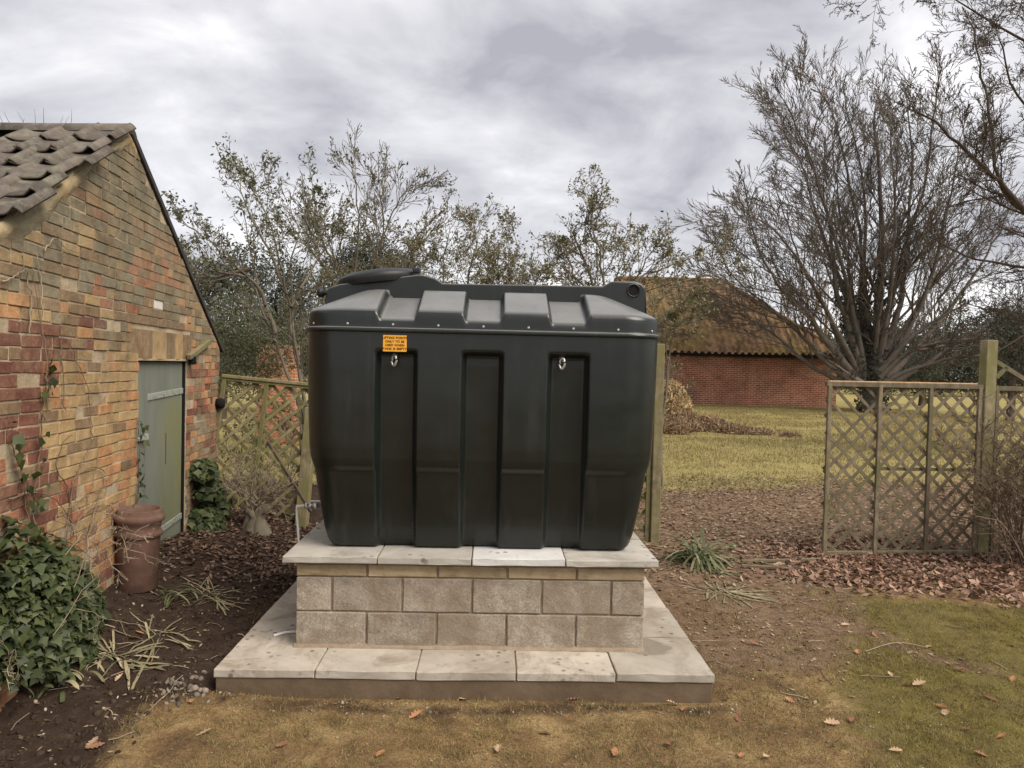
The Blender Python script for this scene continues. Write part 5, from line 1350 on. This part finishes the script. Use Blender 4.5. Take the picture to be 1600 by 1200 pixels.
# creeping stems and leaves on the gable
def creeper(label, lines, seed, nleaf, size, mat='leaf_ivy', rad_=.005, clump=.05, name='wall_creeper', twmat='twig_brown'):
    r = random.Random(seed); pol = []; pts = []
    for ln in lines:
        P = smooth_path([wpx(x, y, 0)+WN*.012 for x, y in ln], 6)
        P = [p+WD*r.gauss(0, .008)+WN*abs(r.gauss(0, .006)) for p in P]
        pol.append(([tuple(p) for p in P], list(np.linspace(rad_, rad_*.4, len(P)))))
        for p in P:
            for _ in range(int(nleaf+r.random())): pts.append(p+WD*r.gauss(0, clump)+UP*r.gauss(0, clump)+WN*r.uniform(.01, .04))
    e = empty(name, Vector(pol[0][0][0]), label, 'creeper'); V, F = tubes(pol, 4); mesh_np('stem', V, F, M[twmat], e, True)
    if pts:
        rng = np.random.RandomState(seed); n = len(pts); nrm = np.tile(np.array(WN), (n, 1))+rng.normal(size=(n, 3))*.4; nrm /= np.linalg.norm(nrm, axis=1, keepdims=True)
        h = rng.normal(size=(n, 3))*.5+np.array([0, 0, -1]); ax = h-(h*nrm).sum(1, keepdims=True)*nrm; ax /= np.linalg.norm(ax, axis=1, keepdims=True)
        V, F = scatter(IVY[0]*np.array([1, 1.15, 1]), IVY[1], np.array([tuple(p) for p in pts]), np.stack([ax, np.cross(nrm, ax), nrm], -1), size*(.6+.8*rng.rand(n))); o = mesh_np('leaves', V, F, M[mat], e); o['kind'] = 'stuff'
    return e
creeper('ivy shoot with dark leaves creeping up the purple bricks', [[(45, 850), (50, 760), (58, 700), (62, 640), (68, 590), (72, 545)], [(40, 860), (35, 780), (28, 735), (10, 690), (5, 655)]], 71, .62, .060, clump=.028)
creeper('ivy strand growing along the left edge of the green door', [[(209, 800), (213, 760), (214, 720), (214, 680), (212, 655)]], 72, 1.2, .055, clump=.02)
creeper('dead brown climber stems arching over the buff bricks', [[(100, 850), (110, 760), (125, 720), (140, 690), (138, 660), (130, 600), (100, 530)], [(110, 840), (105, 770), (85, 730), (95, 690), (110, 680)], [(130, 850), (150, 780), (160, 740), (140, 730), (115, 745), (100, 770)], [(60, 850), (90, 800), (110, 790), (140, 760), (150, 700)], [(70, 640), (68, 560), (55, 480), (45, 420)], [(96, 640), (92, 560), (90, 520)]], 73, 0, 0, name='dead_climber')
creeper('dry bare vine clinging below the broken roof edge', [[(40, 520), (44, 470), (36, 430), (30, 400)], [(62, 500), (58, 440), (52, 395)], [(66, 392), (80, 372), (100, 388), (125, 396)], [(0, 440), (20, 430), (34, 420)]], 74, 0, 0, name='dead_climber', twmat='twig_pale')
creeper('bramble stems looping in front of the wall foot', [[(0, 805), (60, 830), (110, 850), (150, 880)], [(10, 780), (60, 770), (100, 800), (120, 850)], [(95, 850), (130, 800), (165, 790), (185, 820)]], 75, 0, 0, name='bramble')

# ------------------------------------------------------------------ strap-leaved plants
def blade_mesh(paths, widths):
    V, F = [], []
    for P, w in zip(paths, widths):
        n = len(P); b = len(V)
        d0 = (P[-1]-P[0]); sdv = Vector((d0.y, -d0.x, 0)); sdv = sdv.normalized() if sdv.length > 1e-4 else Vector((1, 0, 0))
        for i, p in enumerate(P):
            ww = w*math.sin(math.pi*min(1, .25+.75*(1-i/(n-1))))**.6*(1 if i < n-1 else .1)
            V += [p-sdv*ww*.5, p+sdv*ww*.5-Vector((0, 0, ww*.12))]
        for i in range(n-1): a = b+2*i; F.append((a, a+1, a+3, a+2))
    return np.array([tuple(v) for v in V]), np.array(F)
def tuft(name, label, base, n, length, width, mat, seed, spread=1.0, flat=0.0, lean=(0, 0)):
    r = random.Random(seed); paths = []; ws = []
    for i in range(n):
        a = r.uniform(0, 2*math.pi); L = length*r.uniform(.55, 1.15); el = r.uniform(.35, 1.35)*(1-flat); b = base+Vector((r.gauss(0, .05), r.gauss(0, .05), -.01))
        d = Vector((math.cos(a)*math.cos(el)*spread+lean[0], math.sin(a)*math.cos(el)*spread+lean[1], math.sin(el))); d.normalize(); P = [b]; p = b.copy()
        for k_ in range(8):
            p = p+d*(L/8); d = (d+Vector((0, 0, -.28*r.uniform(.5, 1.3)))).normalized()
            g = gh(p.x, p.y)+.008+.01*r.random()
            if p.z < g: p.z = g; d.z = max(d.z, -.05)
            P.append(p.copy())
        paths.append(P); ws.append(width*r.uniform(.7, 1.3))
    V, F = blade_mesh(paths, ws); e = empty(name, base, label, 'plant'); o = mesh_np('leaves', V, F, M[mat], e); o['kind'] = 'stuff'; return e
def gpv(x, y): return gp(x, y)
tuft('strap_leaf_plant', 'large clump of arching strap leaves at the right corner of the base', gpv(1092, 880)+Vector((0, 0, .02)), 120, .52, .024, 'strap', 81, 1.1, .1)
tuft('strap_leaf_plant', 'flattened pale strap leaves trailing beside the paved base', gpv(1130, 925), 34, .42, .016, 'strap_cut', 82, 1.2, .75)
tuft('strap_leaf_plant', 'small upright green tuft on the bare soil below the ivy mound', gpv(82, 1085), 22, .20, .020, 'strap', 83, .7)
tuft('strap_leaf_plant', 'cut pale iris leaves sprawling across the dark soil', gpv(190, 1035), 24, .34, .015, 'strap_cut', 84, 1.2, .55, (.3, .3))
tuft('strap_leaf_plant', 'short iris stubs beside the sprawling cut leaves', gpv(128, 1060), 14, .18, .014, 'strap_cut', 85, .9, .3)
tuft('strap_leaf_plant', 'bent pale strap leaves lying near the corner of the paved base', gpv(250, 1000), 18, .34, .011, 'strap_cut', 86, 1.2, .7)
tuft('strap_leaf_plant', 'loose dry grass and stalks strewn in front of the chimney pot', gpv(330, 935), 40, .40, .010, 'strap_cut', 87, 1.4, .8)
tuft('strap_leaf_plant', 'thin green weeds growing at the foot of the chimney pot', gpv(270, 925), 24, .22, .012, 'strap', 88, 1.0, .4)
# ------------------------------------------------------------------ scattered leaf litter, grass, stones
def lobed(nl=4):
    V = [(0, 0, 0)]; 
    out = [(0, .05), (.16, .10), (.22, .24), (.32, .13), (.44, .33), (.54, .16), (.66, .30), (.76, .13), (.88, .16), (1, 0)]
    up_ = [(x-.45, y, .10*abs(y)*2) for x, y in out]; dn = [(x-.45, -y, .10*abs(y)*2) for x, y in reversed(out[:-1])]
    V += [(x, y, z+.10*(x*x)) for x, y, z in up_+dn]; n = len(V)-1
    F = [(0, 1+i, 1+(i+1) % n) for i in range(n)]
    return np.array(V), np.array(F)
OAK = lobed()
SIMP = (np.array([(-.5, 0, .08), (-.15, .24, .05), (.5, 0, .10), (-.15, -.24, .05), (.02, 0, -.01)]), np.array([(0, 4, 1), (1, 4, 2), (2, 4, 3), (3, 4, 0)]))
def in_poly(n, fn, x0, x1, y0, y1, rng):
    x = rng.uniform(x0, x1, n*4); y = rng.uniform(y0, y1, n*4); k = rng.rand(n*4) < fn(x, y); x, y = x[k][:n], y[k][:n]
    # keep off the paved base
    k = ~((x > BX0-.02) & (x < BX1+.02) & (y > BY0-.02) & (y < BY1+.05)); return x[k], y[k]
def litter(name, label, fn, box, n, size, mat, T, tilt, seed, lift=.006, var=.45):
    rng = np.random.RandomState(seed); x, y = in_poly(n, fn, *box, rng); z = ground_h(x, y)+lift+rng.rand(len(x))*lift
    V, F = scatter(T[0], T[1], np.stack([x, y, z], 1), rand_rot(len(x), tilt, rng), size*(1+var*(rng.rand(len(x))*2-1)))
    o = mesh_np(name, V, F, M[mat]); tag(o, label, 'leaves' if 'leaf' in name or 'leaves' in name else 'grass', kind='stuff'); return o
def f_right(x, y):
    n = fbm(x*1.2, y*1.2, 90)-.47
    return (.10*sstep(1.9, 2.4, x)+.90*sstep(2.7, 3.7, x+n))*sstep(5.75, 6.5, y+.33*(x-4.2)+n*1.0)*(1-sstep(7.9, 8.6, y))
litter('leaf_litter', 'thick drift of reddish brown fallen leaves at the foot of the right trellis', f_right, (2.2, 6.5, 5.3, 8.6), 11000, .062, 'leaf_litter', SIMP, .95, 91, .010, .75)
litter('leaf_litter', 'dark fallen leaves covering the soil before the racked trellis', lambda x, y: sstep(5.3, 6.6, y)*sstep(-1.4, -1.7, x)*.9, (-3.9, -1.5, 5.2, 8.4), 5200, .050, 'leaf_old', SIMP, .7, 92, .008)
litter('leaf_litter', 'brown leaf crumbs trodden into the path through the gate gap', lambda x, y: np.clip(m_dirt(x, y)*1.2*sstep(6.0, 7.6, y), 0, 1), (1.2, 8, 6, 13.5), 15000, .055, 'leaf_dirt', SIMP, .5, 93, .006)
litter('leaf_litter', 'thin scatter of leaf bits on the brown earth beside the base', lambda x, y: m_dirt(x, y)*.6, (1.3, 4.5, 4.0, 7), 900, .035, 'leaf_dirt', SIMP, .4, 94, .004)
litter('leaf_litter', 'tiny crumbs of leaf and straw caught in the mossy lawn', lambda x, y: (1-m_soil(x, y))*.8, (-2.2, 5.5, 2.8, 6.2), 2200, .016, 'leaf_dirt', SIMP, .6, 96, .006)
litter('leaf_litter', 'pale specks of leaf and twig on the dark bed', lambda x, y: m_soil(x, y)*sstep(-1.75, -1.9, x), (-4, -1.7, 3.3, 6.5), 700, .030, 'leaf_dirt', SIMP, .5, 95, .004)
BLADE = (np.array([(-.10, 0, 0), (.10, 0, 0), (.02, .25, 1), (-.02, .25, 1)]), np.array([(0, 1, 2, 3)]))
def blades(name, label, fn, box, n, h, w, mat, seed, tilt=.9, patch=None):
    rng = np.random.RandomState(seed); x, y = in_poly(n, fn, *box, rng); z = ground_h(x, y)-.002; m_ = len(x)
    s = np.stack([np.full(m_, w)*(.7+.6*rng.rand(m_)), np.full(m_, h)*(.5+rng.rand(m_)), np.full(m_, h)*(.4+1.0*rng.rand(m_))], 1)
    V, F = scatter(BLADE[0]*np.array([5, 1, 1]), BLADE[1], np.stack([x, y, z], 1), rand_rot(m_, tilt, rng), s)
    o = mesh_np(name, V, F, M[mat]); tag(o, label, 'grass', kind='stuff'); return o
blades('moss_lawn', 'short brownish mossy lawn in front of the paved base', lambda x, y: (1-m_soil(x, y))*(1-.75*m_dirt(x, y))*(1-.6*m_green(x, y))*(.12+.88*sstep(.40, .52, .6*fbm(x*2.2, y*2.2, 77)+.4*fbm(x*9, y*9, 277))), (-2.4, 4.2, 2.7, 6.0), 130000, .012, .0030, 'moss', 101)
blades('grass_tufts', 'scattered longer dry grass blades on the mossy lawn', lambda x, y: (1-m_soil(x, y))*(1-.6*m_dirt(x, y))*sstep(.43, .58, .5*fbm(x*3.1, y*3.1, 177)+.5*fbm(x*11, y*11, 178)), (-2.4, 5.6, 2.7, 6.4), 60000, .032, .0034, 'grass', 105, 1.1)
blades('moss_lawn', 'greener mossy lawn between the leaf drift and the earth track', lambda x, y: m_green(x, y)*(1-.5*m_dirt(x, y))*(.10+.90*sstep(.40, .52, .6*fbm(x*2.0, y*2.0, 78)+.4*fbm(x*8, y*8, 278))), (1.4, 6.2, 2.7, 6.9), 130000, .014, .0032, 'moss_green', 102)
blades('field_grass', 'rough yellow green grass of the field in front of the barn', lambda x, y: m_field(x, y)*(.35+.65*sstep(.36, .52, fbm(x*.8, y*.8, 79))), (-1, 24, 11.2, 41.5), 150000, .075, .014, 'grass', 103, 1.0)
blades('field_grass', 'rough grass of the field seen through the trellises', lambda x, y: m_field(x, y)*.8, (-14, -1, 10, 30), 30000, .08, .015, 'grass', 104, 1.0)
# individually visible fallen leaves on the lawn and soil
def leaf_obj():
    me = bpy.data.meshes.new('fallen_leaf'); me.from_pydata([tuple(v) for v in OAK[0]], [], [tuple(int(q) for q in f) for f in OAK[1]]); me.update(); me.materials.append(M['leaf_fallen']); return me
lm = leaf_obj(); rl = random.Random(9); LM = []
for nm_, c_ in (('orange', [(.33, .15, .075), (.42, .21, .11)]), ('tan', [(.40, .27, .17), (.50, .36, .24)]), ('russet', [(.19, .09, .055), (.27, .14, .085)])):
    m2 = lm.copy(); m2.materials.clear(); m2.materials.append(mat_leaf('leaf_'+nm_, c_, .8, .1, .15)); LM.append(m2)
spots = [(380, 1082), (485, 1079), (542, 1080), (622, 1088), (720, 1090), (897, 1097), (1068, 1108), (1045, 1104), (440, 1165), (655, 1118), (1195, 1188), (1045, 1170), (1160, 1180), (1300, 1133), (1335, 1128), (1470, 1105), (1475, 1112), (1515, 1140), (1565, 1148), (1390, 1055), (1500, 1052), (1338, 1018), (1325, 980), (1530, 1182), (1585, 1068), (775, 1175), (205, 992), (215, 985), (140, 1158), (150, 1165), (240, 1050), (190, 1080), (285, 990), (1420, 1075), (1440, 1078), (1580, 1010), (1370, 990), (1455, 1010), (1150, 1130), (1230, 1100), (320, 1150), (850, 1150), (960, 1180), (1400, 1180), (1550, 1100), (590, 1185), (1250, 1020), (1180, 1010), (300, 1110)]
for i, (x, y) in enumerate(spots):
    p = gp(x+rl.uniform(-4, 4), y+rl.uniform(-3, 3)); o = bpy.data.objects.new('fallen_leaf', lm); COL.objects.link(o); o.location = (p.x, p.y, gh(p.x, p.y)+.012)
    s_ = rl.uniform(.055, .095); o.scale = (s_, s_*rl.uniform(.8, 1.2), s_*rl.uniform(.8, 2.2)); o.rotation_euler = (rl.uniform(-.4, .4), rl.uniform(-.4, .4), rl.uniform(0, 6.28))
    o.data = LM[i % 3]; hue = ('orange brown', 'pale tan', 'dark russet')[i % 3]
    curl = rl.random() < .5; shape = 'curled up' if curl else 'flat'
    o.scale.z = s_*(3.2 if curl else .9)
    green = float(m_green(np.array([p.x]), np.array([p.y]))[0]) > .5
    where = 'on the dark soil bed' if x < 330 else 'along the front of the paved base' if (y < 1110 and x < 1100) else 'on the greener lawn by the leaf drift' if green else 'on the brownish mossy lawn'
    tag(o, f'{hue} lobed fallen leaf lying {shape} {where}', 'leaf', 'fallen leaves '+where)
# pebbles and crumbs of mortar along the base edge and on the bed
rng = np.random.RandomState(111); pv = []
ico = bmesh.new(); bmesh.ops.create_icosphere(ico, subdivisions=1, radius=1); IV = np.array([tuple(v.co) for v in ico.verts]); IF = np.array([[v.index for v in f.verts] for f in ico.faces]); ico.free()
x = np.concatenate([rng.normal(-1.78, .09, 70), rng.uniform(-1.7, 1.5, 60), rng.uniform(-3.4, -1.8, 110), rng.uniform(1.4, 3.2, 60)])
y = np.concatenate([rng.normal(4.12, .12, 70), 4.12-np.abs(rng.normal(0, .10, 60)), rng.uniform(3.4, 5.6, 110), rng.uniform(3.5, 6, 60)])
z = ground_h(x, y)+.002
s = .004+.011*rng.rand(len(x), 3)**2; s[:60] *= 1.8
V, F = scatter(IV, IF, np.stack([x, y, z], 1), rand_rot(len(x), None, rng), s); o = mesh_np('pebbles', V, F, M['pebble']); tag(o, 'small pale pebbles and mortar crumbs along the base edge', 'pebbles', kind='stuff')
# lumpy clods of soil on the bed
x = rng.uniform(-4.2, -1.72, 2600); y = rng.uniform(3.0, 6.6, 2600); k = rng.rand(2600) < m_soil(x, y); x, y = x[k], y[k]; n = len(x)
V, F = scatter(IV, IF, np.stack([x, y, ground_h(x, y)], 1), rand_rot(n, None, rng), .006+.022*rng.rand(n, 3)**2.2)
o = mesh_np('soil_clods', V, F, mat_var('soil_clod', [(.022, .015, .012), (.045, .031, .024), (.07, .05, .037)], 14, .97, .5, .01, spec=.05)); tag(o, 'dark crumbly clods on the soil bed', 'soil', kind='stuff')
# twigs lying about
pol = []
for i in range(150):
    q = rl.random()
    if q < .4: x, y = rl.uniform(-3.4, -1.7), rl.uniform(3.6, 6.6)
    elif q < .75: x, y = rl.uniform(1.4, 5), rl.uniform(5.5, 11)
    else: x, y = rl.uniform(1.4, 4.5), rl.uniform(3.3, 6.5)
    a = rl.uniform(0, 6.28); L = rl.uniform(.06, .28); P = []
    for s_ in np.linspace(-.5, .5, 4):
        xx, yy = x+math.cos(a)*L*s_+rl.gauss(0, .006), y+math.sin(a)*L*s_+rl.gauss(0, .006); P.append((xx, yy, gh(xx, yy)+.008))
    pol.append((P, [rl.uniform(.0015, .004)]*4))
V, F = tubes(pol, 4); o = mesh_np('fallen_twigs', V, F, M['twig_pale']); tag(o, 'loose thin twigs strewn over soil and path', 'twigs', kind='stuff')
tw = [at_z(1352, 1018, .01), at_z(1400, 1004, .02), at_z(1450, 1012, .01)]
V, F = tubes([([tuple(p) for p in smooth_path(tw)], [.004]*13)], 5); o = mesh_np('fallen_stick', V, F, M['twig_pale']); tag(o, 'longer pale stick lying on the greener lawn', 'stick')

# ------------------------------------------------------------------ heaps in the field
def heap(name, label, lumps, n, L, w, mat, seed):
    rng = np.random.RandomState(seed); pts = []
    for x, y, z, rx, ry, rz in lumps:
        d = rng.normal(size=(n, 3)); d /= np.linalg.norm(d, axis=1, keepdims=True); d[:, 2] = np.abs(d[:, 2]); pts.append(np.array([x, y, z])+d*np.array([rx, ry, rz])*(.82+.22*rng.rand(n, 1)))
    P = np.concatenate(pts); S = np.stack([np.full(len(P), w), np.full(len(P), L), np.full(len(P), w)], 1)*(.6+.8*rng.rand(len(P), 1))
    T = (np.array([(-.5, -.5, 0), (.5, -.5, 0), (.5, .5, .3), (-.5, .5, .3)]), np.array([(0, 1, 2, 3)]))
    V, F = scatter(T[0], T[1], P, rand_rot(len(P), None, rng), S); e = empty(name, (lumps[0][0], lumps[0][1], 0), label, 'heap'); o = mesh_np('straw_layer', V, F, M[mat], e); o['kind'] = 'stuff'
    bm = bmesh.new()
    for x, y, z, rx, ry, rz in lumps: bmesh.ops.create_icosphere(bm, subdivisions=3, radius=1, matrix=Matrix.Translation((x, y, z)) @ Matrix.Diagonal((rx*.9, ry*.9, rz*.9, 1)))
    for v in bm.verts: v.co += Vector((0, 0, .12*(float(fbm(v.co.x*3, v.co.y*3, 5))-.47)))
    bm_obj('heap_core', bm, M[mat], e, True)
h0 = at_z(1047, 668, 0); hs = h0.y/FPX
heap('straw_heap', 'rounded heap of yellow straw in the field by the barn', [(h0.x, h0.y, 0, 34*hs, 1.0, 72*hs), (h0.x-.8, h0.y+.5, 0, 1.0, 1.2, 60*hs)], 3500, .22, .03, 'straw', 121)
M['brush'] = mat_leaf('brushwood', [(.20, .13, .080), (.31, .215, .13), (.42, .31, .20)], .9, .05, .1)
L_ = [(at_z(x, y, 0).x, at_z(x, y, 0).y, 0, rx*at_z(x, y, 0).y/FPX, .7, rz*at_z(x, y, 0).y/FPX) for x, y, rx, rz in ((1065, 672, 40, 26), (1105, 672, 36, 18), (1145, 676, 30, 9), (1045, 676, 30, 22))]
heap('brushwood_heap', 'low trailing heap of brown brushwood beside the straw heap', L_, 2200, .28, .022, 'brush', 122)
p = at_z(1188, 679, 0); heap('brushwood_heap', 'small separate tuft of brushwood out on the field grass', [(p.x, p.y, 0, .45, .3, .16), (p.x+.7, p.y-.6, 0, .3, .2, .08)], 500, .2, .02, 'brush', 123)
